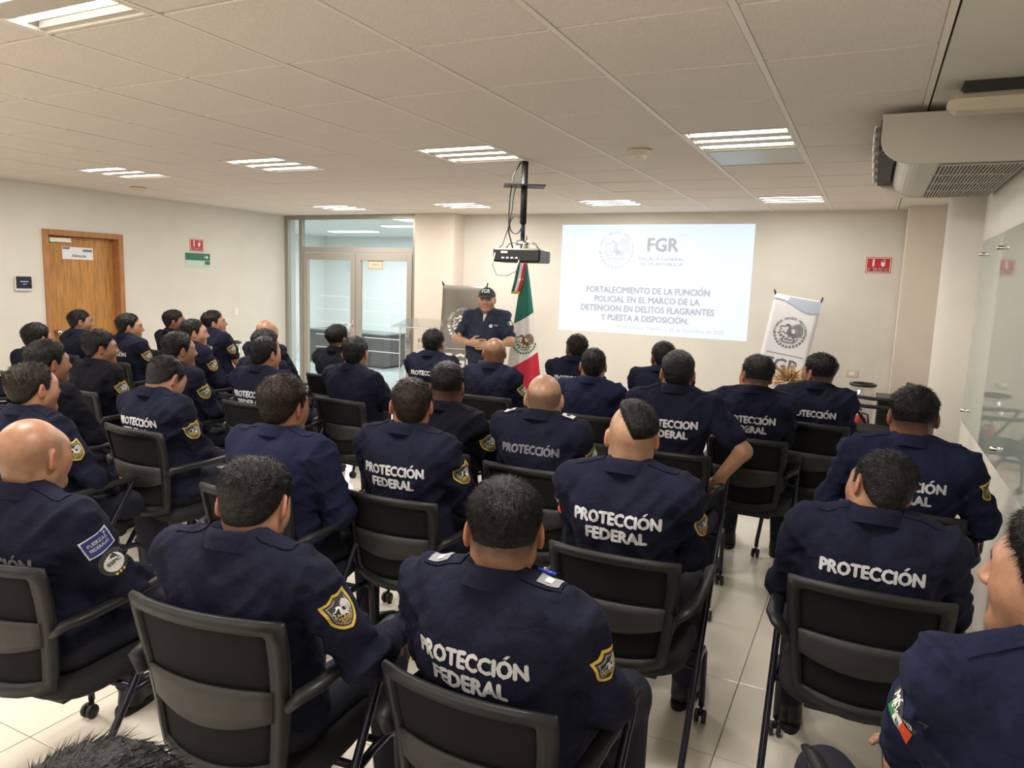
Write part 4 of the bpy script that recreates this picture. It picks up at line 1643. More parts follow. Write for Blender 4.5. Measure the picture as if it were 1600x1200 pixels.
M_LETD = mat('faded_letters', (.15, .15, .17), .6)
M_PYEL = mat('patch_yellow', (.52, .36, .05), .7)
M_PDK = mat('patch_dark', (.03, .03, .03), .8)
M_PWH = mat('patch_white', (.62, .61, .60), .7)
M_PGR = mat('patch_grey', (.22, .22, .23), .7)
M_PFG = mat('patch_green', (.02, .17, .05), .7)
M_PFR = mat('patch_red', (.60, .06, .02), .7)
M_PBL = mat('patch_blue', (.02, .035, .20), .7)

# boots, shared by everyone
fb = Field((-.07, -.13, -.01), (.07, .21, .20), .008)
fb.ell((0, .075, .035), (.046, .115, .040), .02)
fb.ell((0, .02, .05), (.043, .085, .045), .03)
fb.cone((0, -.035, .05), (0, -.045, .16), .043, .048, .03)
fb.ell((0, -.04, .03), (.038, .05, .035), .02)
B_ = fb.block((-.08, -.14, -.02), (.08, .22, .02))
fb.D[B_[0]] = np.maximum(fb.D[B_[0]], .002 - B_[3])
BV, BF = fb.mesh()
boot_me = np_mesh('boot', BV, BF, M_BOOT)
sole_me = MB().prism(oval2(0, .03, .050, .148, 0, 20), 0.0, .022, lambda a, b, d: (a, b, d)).mesh('sole', mat('boot_sole', (.008, .008, .008), .7))


class Proj:
    """drops flat print on to a cloth surface"""

    def __init__(s, V, F_):
        s.b = BVHTree.FromPolygons([tuple(v) for v in V], [tuple(int(i) for i in f) for f in F_])

    def drop(s, p, d, off, far=1.0, fb_=None):
        d = Vector(d).normalized()
        p = Vector(p)
        hit = s.b.ray_cast(p - d * far, d, far * 2)
        if hit[0] is None:
            hit = s.b.find_nearest(p)
            if hit[0] is None:
                return tuple(p)
            return tuple(hit[0] - d * off)
        return tuple(hit[0] - d * off)


def shield_outline(n=40):
    half = [(0, .62), (.10, .56), (.30, .50), (.50, .56), (.50, .10), (.47, -.15), (.38, -.36), (.22, -.52), (0, -.62)]
    pts = half + [(-x, y) for x, y in half[-2:0:-1]]
    return pts


def resample(pts, n):
    P = np.array(pts + [pts[0]], float)
    L = np.r_[0, np.cumsum(np.hypot(*np.diff(P, axis=0).T))]
    t_ = np.linspace(0, L[-1], n, endpoint=False)
    return [(np.interp(q, L, P[:, 0]), np.interp(q, L, P[:, 1])) for q in t_]


SHIELD = resample(shield_outline(), 28)


def ring_poly(mb_, pts, s0, s1, place, off0=0.0):
    n = len(pts)
    vs = [place(x * s0, y * s0) for x, y in pts] + [place(x * s1, y * s1) for x, y in pts]
    mb_.add(vs, [(i, (i + 1) % n, n + (i + 1) % n, n + i) for i in range(n)])


def fan_poly(mb_, pts, place):
    n = len(pts)
    cx_ = sum(p[0] for p in pts) / n
    cy_ = sum(p[1] for p in pts) / n
    mid = [((p[0] + cx_) / 2, (p[1] + cy_) / 2) for p in pts]
    vs = [place(*p) for p in pts] + [place(*p) for p in mid] + [place(cx_, cy_)]
    fs = [(i, (i + 1) % n, n + (i + 1) % n, n + i) for i in range(n)] + [(n + i, n + (i + 1) % n, 2 * n) for i in range(n)]
    mb_.add(vs, fs)


def rot_local(yaw, pitch, roll):
    """head frame: yaw about Z, then nod down by pitch, then tilt"""
    return np.array(Matrix.Rotation(yaw, 3, 'Z') @ Matrix.Rotation(-pitch, 3, 'X') @ Matrix.Rotation(roll, 3, 'Y'))


def strands(V, F_, hp, count, ln):
    P = V[F_]
    nrm = np.cross(P[:, 1] - P[:, 0], P[:, 2] - P[:, 0])
    ar = np.linalg.norm(nrm, axis=1)
    cen = P.mean(1)
    zl = np.interp(cen[:, 1], HAIRLINE_Y, HAIRLINE_Z)
    ok = (cen[:, 2] > zl + .004)
    pr = ar * ok * (0.25 + sstep(-.02, .06, cen[:, 2]))
    pr /= pr.sum()
    ix = RNG.choice(len(F_), count, p=pr)
    n = nrm[ix] / ar[ix, None]
    wts = RNG.random((count, 4))
    wts /= wts.sum(1, keepdims=True)
    p = (P[ix] * wts[:, :, None]).sum(1)
    out = n * np.sign((n * (p - np.array([0, -.01, .02]))).sum(1, keepdims=True))
    fl = p - np.array([0, -.055, .125])
    fl = fl - out * (fl * out).sum(1, keepdims=True)
    fl /= np.linalg.norm(fl, axis=1, keepdims=True) + 1e-6
    d = out * hp.get('lift', .55) + fl * .8 + RNG.normal(0, hp.get('rand', .28), (count, 3))
    d /= np.linalg.norm(d, axis=1, keepdims=True)
    L = ln * RNG.uniform(.5, 1.1, (count, 1)) * (0.45 + .55 * sstep(.0, .07, p[:, 2:3]))
    a = np.cross(d, RNG.normal(0, 1, (count, 3)))
    a /= np.linalg.norm(a, axis=1, keepdims=True)
    b = np.cross(d, a)
    r_ = .0009 * hp.get('thick', 1.0)
    base = p - out * .002
    mid = base + d * L * .55
    tip = base + d * L + fl * L * .25
    vs = np.stack([base + a * r_, base - a * r_ * .5 + b * r_ * .87, base - a * r_ * .5 - b * r_ * .87, tip], 1).reshape(-1, 3)
    k = np.arange(count)[:, None] * 4
    fs = np.concatenate([k + np.array([[0, 1, 3]]), k + np.array([[1, 2, 3]]), k + np.array([[2, 0, 3]])])
    return vs, fs


def seated_joints(sp):
    zo = sp.get('zsoff', .012)
    zs = sp['zt'] - .283 + zo + .02 * math.sin(math.radians(sp.get('hpitch', 0)))
    pz = .545
    sh = sp.get('sh', 1.0)
    tl = math.tan(math.radians(sp.get('lean', -5)))
    spine = lambda z: -.035 + max(0, z - pz) * tl
    j = dict(zs=zs, pz=pz, spine=spine, sh=sh)
    tw = math.radians(sp.get('twist', 0))
    for s, n in ((-1, 'L'), (1, 'R')):
        S = np.array([s * .180 * sh * math.cos(tw), spine(zs) + .005 + s * .18 * math.sin(tw), zs - .018])
        pose = sp.get('arm' + n, sp.get('arms', 'lap'))
        if pose == 'lap':
            W, pole, f, pl = (s * .11, .25, .665), (s * .75, -.55, -.35), (-s * .45, .88, -.12), (0, -.1, -1)
        elif pose == 'rest':
            W, pole, f, pl = (s * .275, .25, .715), (s * .35, -.9, -.2), (0, .75, -.66), (0, -.66, -.75)
        elif pose == 'cross':
            W, pole, f, pl = (-s * .06, .20, .80 + .03 * s), (s * .9, .2, -.5), (-s * 1, .05, .1), (0, -1, 0)
        elif pose == 'hip':
            W, pole, f, pl = (s * .235, -.03, .705), (s * 1, -.25, .10), (-s * .85, .35, -.3), (0, -.3, -1)
        elif pose == 'in':
            W, pole, f, pl = (s * .06, .26, .70), (s * .6, -.6, -.5), (-s * .7, .7, 0), (0, -.3, -1)
        elif pose == 'up':
            W, pole, f, pl = (s * .20, .26, 1.24), (s * .6, .3, -1), (0, .15, 1), (0, 1, -.1)
        else:
            W, pole, f, pl = pose
        E_, W = ik(S, W, .275, .245, pole)
        curl = .55 if pose != 'hip' else 1.7
        j[n] = dict(S=S, E=E_, W=W, f=f, p=pl, side=s, curl=curl)
    kn = sp.get('knee', .15)
    ft = sp.get('foot', .47)
    j['legs'] = []
    for s in (-1, 1):
        hip = np.array([s * .092, -.03, pz - .005])
        k_ = np.array([s * kn, .42, pz - .015])
        a_ = np.array([s * (kn + .01), ft - .04, .12])
        j['legs'].append((hip, k_, a_, (s * (kn + .01), ft - .04 + .04, 0), -s * .12))
    j['N'] = np.array([0, spine(zs) + .000, zs + .045])
    pt = math.radians(sp.get('hpitch', 0))
    j['H'] = np.array([.035 * math.sin(math.radians(sp.get('hroll', 0))), spine(zs) + .038 + .05 * math.sin(pt), zs + .160 - zo - .03 * abs(math.sin(pt))])
    return j


def standing_joints(sp):
    zs, pz, sh = sp['zt'] - .29, .93, sp.get('sh', 1.0)
    spine = lambda z: -.02 + 0 * z
    j = dict(zs=zs, pz=pz, spine=spine, sh=sh)
    for s, n in ((-1, 'L'), (1, 'R')):
        S = np.array([s * .185 * sh, spine(zs), zs - .018])
        W = (s * .10, .235, zs - .285 + .015 * s)
        E_, W = ik(S, W, .275, .245, (s * .95, -.3, -.5))
        j[n] = dict(S=S, E=E_, W=W, f=(-s * 1, .18, .05), p=(0, -1, 0), side=s, curl=.45)
    j['legs'] = []
    for s in (-1, 1):
        j['legs'].append((np.array([s * .095, 0, pz - .02]), np.array([s * .11, .02, .50]), np.array([s * .12, -.02, .12]), (s * .12, .02, 0), -s * .15))
    j['N'] = np.array([0, spine(zs), zs + .045])
    j['H'] = np.array([0, spine(zs) + .035, zs + .155])
    return j


PEOPLE_POS = {}


def build_person(sp):
    standing = sp.get('standing', False)
    j = standing_joints(sp) if standing else seated_joints(sp)
    yaw = math.radians(sp.get('yaw', 0))
    hy = math.radians(sp['hy']) - yaw
    hp = dict(sp.get('hp', {}))
    Rh = rot_local(hy, math.radians(sp.get('hpitch', 0)), math.radians(sp.get('hroll', 0)))
    if standing:
        wx, wy = sp['pos']
    else:
        pw = seen_from(sp['px'], sp['py'], sp['zt'])
        topv = j['H'] + Rh @ np.array([0, -.015, .10])
        wx = pw.x - (topv[0] * math.cos(yaw) - topv[1] * math.sin(yaw))
        wy = pw.y - (topv[0] * math.sin(yaw) + topv[1] * math.cos(yaw))
    dist = math.hypot(wx, wy)
    PEOPLE_POS[sp['id']] = (wx, wy, dist)
    t_ = thing('person', sp['label'], 'person', (wx, wy, 0), yaw, sp.get('group', 'seated officers in navy uniform' if not standing else None))
    zs, pz, spine, sh = j['zs'], j['pz'], j['spine'], j['sh']
    fat = sp.get('fat', .3)
    skin = np.array(SKINS[sp.get('skin', 'tan')])
    hcol = {'black': (.012, .010, .010), 'brown': (.035, .02, .014), 'grey': (.07, .06, .055)}[hp.get('col', 'black')]
    cloth = CLOTH[sp.get('cloth', 'navy')]
    short = sp.get('short', False)
    shortR = sp.get('shortR', short)
    # ---------------- body: head, neck, core, arms, hands as one surface
    hb = sp.get('hb', float(np.clip(.0036 + .0007 * dist, .0045, .0085)))
    pts = np.array([j['L']['W'], j['R']['W'], j['L']['E'], j['R']['E'], j['L']['S'], j['R']['S'], j['H'], [0, spine(pz), pz + .1]])
    ext = [np.array(j[n]['W']) + np.array(j[n]['f']) / np.linalg.norm(j[n]['f']) * .2 for n in 'LR']
    pts = np.concatenate([pts, np.array(ext)])
    lo = np.minimum(pts.min(0) - .07, j['H'] - .16)
    hi = np.maximum(pts.max(0) + .07, j['H'] + .16)
    f = Field(lo, hi, hb)
    H = j['H']
    B_ = f.block(H - .165, H + .165)
    sl, x, y, z = B_
    lx_ = (x - H[0]) * Rh[0, 0] + (y - H[1]) * Rh[1, 0] + (z - H[2]) * Rh[2, 0]
    ly_ = (x - H[0]) * Rh[0, 1] + (y - H[1]) * Rh[1, 1] + (z - H[2]) * Rh[2, 1]
    lz_ = (x - H[0]) * Rh[0, 2] + (y - H[1]) * Rh[1, 2] + (z - H[2]) * Rh[2, 2]
    hd = head_field(lx_, ly_, lz_, hp)
    f.union(sl, hd.astype(np.float32), 0)
    nk = hp.get('neck', 1.0)
    f.cone(H + Rh @ np.array([0, -.026, -.045]), j['N'] + np.array([0, .016, -.05]), .055 * nk, .056 * nk, .035)
    f.union(sl, ears_field(lx_, ly_, lz_, hp).astype(np.float32), .006)
    f.cone(j['N'] - np.array([0, -.01, .05]), (0, spine(pz) + .01, pz + .12), .048, .05, .03)
    for n in 'LR':
        a = j[n]
        bare = shortR if n == 'R' else short
        f.cone(j['N'] - np.array([0, 0, .07]), a['S'], .035, .035, .03)
        f.cone(a['S'], a['E'], .046 if bare else .032, .043 if bare else .030, .02)
        f.cone(a['E'], a['W'], .044 if bare else .030, .028, .02)
        add_hand(f, a['W'], a['f'], a['p'], a['side'], a['curl'])
    V, Q = f.mesh()
    loc = (V - H) @ Rh
    cols = np.tile(skin, (len(V), 1)).astype(np.float32)
    near_head = (np.abs(loc) < .16).all(1)
    mk = stubble_mask(loc, hp) * near_head
    cols = cols * (1 - mk[:, None]) + np.array(hcol) * 1.6 * mk[:, None] * .9 + skin * .12 * mk[:, None]
    axx, yy, zz = np.abs(loc[:, 0]), loc[:, 1], loc[:, 2]
    br = (np.abs(zz - .033 + .15 * (axx - .03)) < .0065) & (axx > .010) & (axx < .052) & (yy > .055)
    ey = (np.abs(zz - .009) < .0065) & (np.abs(axx - .031) < .0125) & (yy > .080)
    lp = (zz < -.045) & (zz > -.069) & (axx < .020) & (yy > .085)
    cols[br & near_head] = np.array(hcol) * 1.5
    cols[ey & near_head] = (.045, .03, .025)
    cols[lp & near_head] = skin * np.array([.88, .68, .66])
    bear = (zz < -.035) & (yy > .0) & near_head & ~lp
    cols[bear] *= hp.get('beard', .88)
    ear = (axx > .080 * hp.get('w', 1)) & (np.abs(zz) < .04) & (np.abs(yy + .01) < .035) & near_head
    cols[ear] = skin * np.array([1.05, .80, .78])
    link('body', np_mesh('body', V, Q, M_SKIN, cols=cols), t_)
    # ---------------- hair
    if hp.get('hair', 'short') not in ('bald', 'cap') and not (hp.get('hair') == 'fringe' and hp.get('side', .007) < .002):
        hh_ = float(np.clip(.0033 + .00045 * dist, .0038, .0065))
        fh = Field((-.115, -.145, -.13), (.115, .135, .175), hh_)
        sl2, x2, y2, z2 = fh.block((-9, -9, -9), (9, 9, 9))
        X2, Y2, Z2 = np.broadcast_arrays(x2, y2, z2)
        hd2 = head_field(X2, Y2, Z2, hp)
        na_ = np.array([0, -.026, -.045])
        nb_ = Rh.T @ (j['N'] + np.array([0, .016, -.05]) - H)
        bb = nb_ - na_
        tt = np.clip(((X2 - na_[0]) * bb[0] + (Y2 - na_[1]) * bb[1] + (Z2 - na_[2]) * bb[2]) / (bb @ bb), 0, 1)
        nd = np.sqrt((X2 - na_[0] - tt * bb[0]) ** 2 + (Y2 - na_[1] - tt * bb[1]) ** 2 + (Z2 - na_[2] - tt * bb[2]) ** 2) - nk * (.055 + .001 * tt)
        ku = np.maximum(.035 - np.abs(hd2 - nd), 0) / .035
        hd2 = np.minimum(hd2, nd) - ku * ku * .035 * .25
        d2, edge = hair_fields(X2, Y2, Z2, hd2, hp)
        mk2 = np.abs(d2) < .02
        ip = np.argwhere(mk2)
        pp = fh.lo + ip * hh_
        nz = vnoise(pp * np.array([95., 95., 60.]) + sp['id'] * 3.1)
        d2 = d2.astype(np.float32).copy()
        d2[mk2] -= (nz * .0022 * edge[mk2]).astype(np.float32)
        fh.D = d2
        Vh, Qh = fh.mesh()
        M_H = M_HAIRS[hp.get('col', 'black')]
        oh = link('hair', np_mesh('hair', Vh @ Rh.T + H, Qh, M_H), t_)
        cnt = sp.get('strands', int(np.clip(9000 / max(1.2, dist) ** 1.3, 500, 5200)))
        hp['thick'] = max(1.0, dist / 2.2)
        if cnt and hp.get('hair') != 'fringe' and hp.get('top', .016) > .004:
            vs, fs = strands(Vh, Qh, hp, cnt, hp.get('ln', .018))
            link('hair_strands', np_mesh('hair_strands', vs @ Rh.T + H, fs, M_H, False), oh, kind='stuff')
    if hp.get('hair') == 'cap':
        build_cap(t_, H, Rh, hp)
    # ---------------- shirt
    hs = sp.get('hs', float(np.clip(.0055 + .0010 * dist, .0068, .0125)))
    pts = np.array([j[n][q] for n in 'LR' for q in 'SEW'] + [[.2, spine(pz) - .2, pz - .12], [-.2, spine(zs) + .2, zs + .09], [0, spine(pz) + .2 + .05 * fat, pz]])
    f = Field(pts.min(0) - .10, pts.max(0) + .09, hs)
    cz = zs - .135
    f.ell((0, spine(cz) + .005, cz), (.172 * sh + .02 * fat, .112 + .025 * fat, .185), .04)
    mz = cz * .42 + pz * .58
    f.ell((0, spine(mz) + .02 + .02 * fat, mz), (.160 * sh + .035 * fat, .120 + .05 * fat, .20), .06)
    f.ell((0, spine(pz) + .03, pz + .03), (.172 + .025 * fat, .130 + .035 * fat, .115), .06)
    for n, s in (('L', -1), ('R', 1)):
        a = j[n]
        bare = shortR if n == 'R' else short
        f.cone((s * .050, spine(zs) - .004, zs + .040), a['S'] * np.array([.95, 1, 1]) + np.array([0, 0, .008]), .052, .060, .05)
        f.ell((s * .088, spine(zs - .08) - .060 + (a['S'][1] - spine(zs)) * .5, zs - .085), (.078, .048, .10), .05)
        f.cone(a['S'], a['S'] + (a['E'] - a['S']) * (.66 if bare else 1.0), .064 + .006 * fat, .053 if not bare else .062, .035)
        if not bare:
            f.cone(a['E'], a['E'] + (a['W'] - a['E']) * .93, .053, .040, .03)
    mk2 = np.abs(f.D) < .03
    ip = np.argwhere(mk2)
    pp = f.lo + ip * hs
    o_ = sp['id'] * 1.7
    q1 = np.stack([pp[:, 0] * 9 + pp[:, 2] * 6, pp[:, 1] * 9, pp[:, 2] * 13 - np.abs(pp[:, 0]) * 14], 1) + o_
    q2 = np.stack([pp[:, 0] * 20 - pp[:, 2] * 9, pp[:, 1] * 18, pp[:, 2] * 24 + np.abs(pp[:, 0]) * 20], 1) + o_ * 2
    arm_w = sstep(.13, .22, np.abs(pp[:, 0])) * .6 + .55 + .5 * sstep(zs - .25, zs - .45, pp[:, 2])
    fold = (1 - np.abs(vnoise(q1)) * 2.2) * .0105 + (1 - np.abs(vnoise(q2)) * 2) * .0046
    f.D[mk2] -= ((fold - .002) * arm_w).astype(np.float32)
    V, Q = f.mesh()
    shirt_name = 'polo_shirt' if sp.get('cloth') == 'polo' else ('jacket' if sp.get('cloth') == 'black' else 'uniform_shirt')
    shirt = link(shirt_name, np_mesh(shirt_name, V, Q, cloth), t_)
    pj = Proj(V, Q)
    # ---------------- collar
    N = j['N'] + np.array([0, .004, .0])
    mb_ = MB()
    prof = [(.066, -.035), (.0665, .014), (.068, .030), (.071, .034), (.076, .027), (.083, .002), (.087, -.012)]
    na = 26

    def col_pt(u, v):
        a = math.radians(-158 + 316 * u)
        q = v * (len(prof) - 1)
        i = min(int(q), len(prof) - 2)
        fr = q - i
        r_ = prof[i][0] * (1 - fr) + prof[i + 1][0] * fr
        z_ = prof[i][1] * (1 - fr) + prof[i + 1][1] * fr
        back = math.cos(a)
        if v > .6:
            z_ -= .012 * (v - .6) / .4 * (1 - back)
            r_ += .006 * (1 - abs(math.sin(a)))
        x_ = math.sin(a) * r_ * (1.02 if v < .6 else 1.08)
        y_ = -math.cos(a) * r_
        z_ += .006 + .018 * back - .004
        return (N[0] + x_, N[1] + y_ + .004, N[2] + z_)
    mb_.grid(col_pt, na, 12)
    mb_.build('collar', cloth, shirt, True)
    near = dist < 4.6
    # ---------------- shoulder straps and seams
    if sp.get('strap', near) and not standing:
        for s in (-1, 1):
            y0_ = j['R' if s > 0 else 'L']['S'][1]
            mb_ = MB()
            mb_.grid(lambda u, v: pj.drop((s * (.075 + .105 * u) , spine(zs) * (1 - u) + y0_ * u - .012 + (v - .5) * .046, zs), (0, 0, -1), .0045), 5, 3)
            eo = mb_.build('shoulder_strap', cloth, shirt)
            if sp.get('rank'):
                mb_ = MB()
                mb_.grid(lambda u, v: pj.drop((s * (.118 + .055 * u), y0_ - .012 + (v - .5) * .036, zs), (0, 0, -1), .007), 4, 2)
                mb_.build('rank_mark', M_PWH if sp['rank'] == 'white' else M_PGR, eo)
                mb_ = MB()
                mb_.grid(lambda u, v: pj.drop((s * (.135 + .018 * u), y0_ - .012 + (v - .5) * .020, zs), (0, 0, -1), .0085), 2, 2)
                mb_.build('rank_bar', M_PDK if sp['rank'] == 'white' else M_PWH, eo)
    if near and not standing:
        mb_ = MB()
        hw_ = .165 * sh
        mb_.grid(lambda u, v: pj.drop(((u * 2 - 1) * hw_, -.2, zs - .075 - .012 * (1 - (u * 2 - 1) ** 2) - v * .005), (0, 1, 0), .0022), 24, 1)
        mb_.build('yoke_seam', cloth, shirt)
    # ---------------- back lettering
    tx = sp.get('text')
    if tx:
        kind, wd, dz = tx[0], tx[1], tx[2]
        ml = M_LETD if 'd' in kind else M_LET
        l1 = 'PROTECCION' if 'n' in kind else 'PROTECCIÓN'
        for k, (s_, w_) in enumerate(((l1, wd), ('FEDERAL', wd * .70))):
            if k == 1 and '2' not in kind:
                break
            Vt, Tt = text_tris(s_, .065, .30)
            Vt = Vt.copy()
            Vt[:, 0] = (Vt[:, 0] / Vt[:, 0].max() - .5) * w_
            Vt[:, 1] *= .039 * (wd / .29)
            zb = zs - .118 + dz - k * .055 * (wd / .29)
            mb_ = MB()
            mb_.add([pj.drop((x_ + sp.get('tx', 0), -.2, zb + y_), (0, 1, 0), .0030) for x_, y_ in Vt], Tt)
            mb_.build('back_lettering', ml, shirt)
    # ---------------- sleeve patches
    for pt in sp.get('patch', ()):
        n = 'R' if pt in ('shield', 'fuerzas', 'mxr') else 'L'
        a = j[n]
        s = a['side']
        ad = Vector(a['E'] - a['S']).normalized()
        o_ = Vector((s * .93, -.36, .10)) if pt != 'mx' else Vector((s * .90, -.42, .1))
        o_ = (o_ - ad * o_.dot(ad)).normalized()
        up = -ad
        rt = (-o_).cross(up)
        c0 = Vector(a['S']) + ad * .105

        def place(x_, y_, off, c0=c0, rt=rt, up=up, o_=o_):
            return pj.drop(c0 + rt * x_ + up * y_, -o_, off, .25)
        mb_ = MB()
        if pt == 'shield':
            k = .080
            mb_.cur = 0
            ring_poly(mb_, SHIELD, 1.0 * k, .84 * k, lambda x_, y_: place(x_, y_, .003))
            mb_.cur = 1
            fan_poly(mb_, [(x_ * .86 * k, y_ * .86 * k) for x_, y_ in SHIELD], lambda x_, y_: place(x_, y_, .0028))
            mb_.cur = 3
            ring_poly(mb_, SHIELD, .74 * k, .66 * k, lambda x_, y_: place(x_, y_, .0036))
            mb_.cur = 2
            for grp in (EAGLE[0], EAGLE[2]):
                for q in grp:
                    mb_.poly([place(x_ * k * .52, (y_ * .52 - .02) * k, .0042) for x_, y_ in q])
            mb_.cur = 0
            for q in EAGLE[1]:
                mb_.poly([place(x_ * k * .46, (y_ * .50 - .02) * k, .0042) for x_, y_ in q])
            mb_.build('shoulder_patch', [M_PYEL, M_PDK, M_PWH, M_PGR], shirt, label='gold-edged shield patch')
        elif pt in ('mx', 'mxr'):
            W_, H_ = .070, .048
            for q in range(3):
                mb_.cur = (1, 2, 3)[q]
                mb_.grid(lambda u, v, q=q: place(-W_ / 2 + W_ * (q + u) / 3, -.030 + H_ * v, .003), 2, 4)
            mb_.cur = 0
            mb_.grid(lambda u, v: place(-W_ / 2 - .004 + (W_ + .008) * u, .022 + .026 * v, .003), 6, 2)
            mb_.cur = 2
            put_text(mb_, 'MÉXICO', lambda x_, y_: place(x_, y_, .0038), 0, .0265, height=.015, width=.066, bold=.05, coarse=False)
            mb_.cur = 0
            for grp in EAGLE[:1]:
                for q in grp:
                    mb_.poly([place(x_ * .015, -.004 + y_ * .015, .0036) for x_, y_ in q])
            mb_.build('flag_patch', [M_PDK, M_PFG, M_PWH, M_PFR], shirt, label='sleeve patch of the national flag')
        elif pt == 'fuerzas':
            mb_.cur = 0
            mb_.grid(lambda u, v: place(-.044 + .088 * u, -.004 + .070 * v, .0030), 5, 5)
            mb_.cur = 1
            mb_.grid(lambda u, v: place(-.040 + .080 * u, .000 + .062 * v, .0036), 5, 5)
            mb_.cur = 0
            put_text(mb_, 'FUERZAS', lambda x_, y_: place(x_, y_, .0044), 0, .034, height=.013, width=.060, bold=.03, coarse=False)
            put_text(mb_, 'FEDERALES', lambda x_, y_: place(x_, y_, .0044), 0, .016, height=.011, width=.060, bold=.03, coarse=False)
            mb_.cur = 3
            fan_poly(mb_, oval2(.002, -.050, .044, .044, 0, 20), lambda x_, y_: place(x_, y_, .0040))
            mb_.cur = 0
            fan_poly(mb_, oval2(.002, -.050, .031, .031, 0, 18), lambda x_, y_: place(x_, y_, .0050))
            mb_.cur = 3
            put_text(mb_, 'SSPC', lambda x_, y_: place(x_, y_, .0056), .002, -.053, height=.013, width=.044, bold=.04, coarse=False)
            mb_.cur = 4
            for q in (-1, 0, 1):
                fan_poly(mb_, oval2(.002 + q * .013, -.087, .0045, .0045, 0, 6), lambda x_, y_: place(x_, y_, .0056))
            mb_.build('shoulder_patch', [M_PWH, M_PBL, M_PGR, M_PDK, M_PYEL], shirt, label='blue FUERZAS FEDERALES patch above a round badge')
    if sp.get('sling'):
        mb_ = MB()
        mb_.grid(lambda u, v: pj.drop((.14 - .30 * u + (v - .5) * .045, -.2, zs + .03 - .36 * u + (v - .5) * .045), (0, 1, 0), .006), 16, 2)
        mb_.build('sling_strap', M_JET, t_)
    if sp.get('pen'):
        c0 = Vector(pj.drop((.115, spine(zs) + .035, zs), (0, 0, -1), .006))
        po = MB().tube([c0 + Vector((-.02, .0, .004)), c0 + Vector((.03, -.012, .006))], .0045, 8).build('pen', mat('pen_blue', (.02, .05, .45), .3), t_, True)
    # ---------------- trousers and boots
    ht = .013 if dist < 3 else .016
    f = Field((-.36, -.33, .06), (.36, .60, pz + .20), ht)
    f.ell((0, spine(pz) + .03, pz + .02), (.168 + .025 * fat, .125 + .03 * fat, .10), .05)
    for (hip, kn, an, ft, tw) in j['legs']:
        f.cone(hip, kn, .086 + .008 * fat, .066, .04)
        f.cone(kn, an, .066, .052, .03)
    if not standing:
        B2 = f.block((-.3, -.3, .3), (.3, .3, .6))
    V, Q = f.mesh()
    link('trousers', np_mesh('trousers', V, Q, M_JEAN if standing else M_TROU), t_)
    for (hip, kn, an, ft, tw) in j['legs']:
        b = link('boot', boot_me, t_, loc=(ft[0], ft[1], 0), rot=(0, 0, tw))
        link('sole', sole_me, b)
    if standing:
        speaker_details(t_, j, pj, shirt)
    elif sp.get('chair'):
        ch = place_chair((wx, wy), yaw + math.radians(sp.get('cy', 0)), sp['chair'], .065)
        ch.scale = (1, 1, sp.get('cz', 1.04))
    return t_


def build_cap(t_, H, Rh, hp):
    fh = Field((-.115, -.145, -.06), (.115, .20, .165), .0055)
    sl2, x2, y2, z2 = fh.block((-9, -9, -9), (9, 9, 9))
    X2, Y2, Z2 = np.broadcast_arrays(x2, y2, z2)
    d = head_field(X2, Y2, Z2, hp) - .012
    d = np.maximum(d, .040 + .10 * Y2 * 0 - Z2 + .12 * np.minimum(0, Y2))
    b = ell_d(X2, Y2 - .100, Z2 - .052 + .22 * (Y2 - .1) + 2.2 * X2 ** 2, (.072, .072, .006))
    hh_ = np.maximum(.01 - np.abs(d - b), 0) / .01
    fh.D = (np.minimum(d, b) - hh_ * hh_ * .01 * .25).astype(np.float32)
    V, Q = fh.mesh()
    c_ = link('cap', np_mesh('cap', V @ Rh.T + H, Q, mat('cap_cloth', (.016, .018, .026), .8, bump=.1, bscale=200)), t_)
    pc = Proj(V, Q)
    mb_ = MB()
    put_text(mb_, 'FGR', lambda x_, y_: tuple(Rh @ np.array(pc.drop((-x_, .15, y_), (0, -1, 0), .002, .2)) + H), 0, .082, height=.034, width=.085, bold=.05, coarse=False)
    mb_.build('cap_lettering', M_PWH, c_)


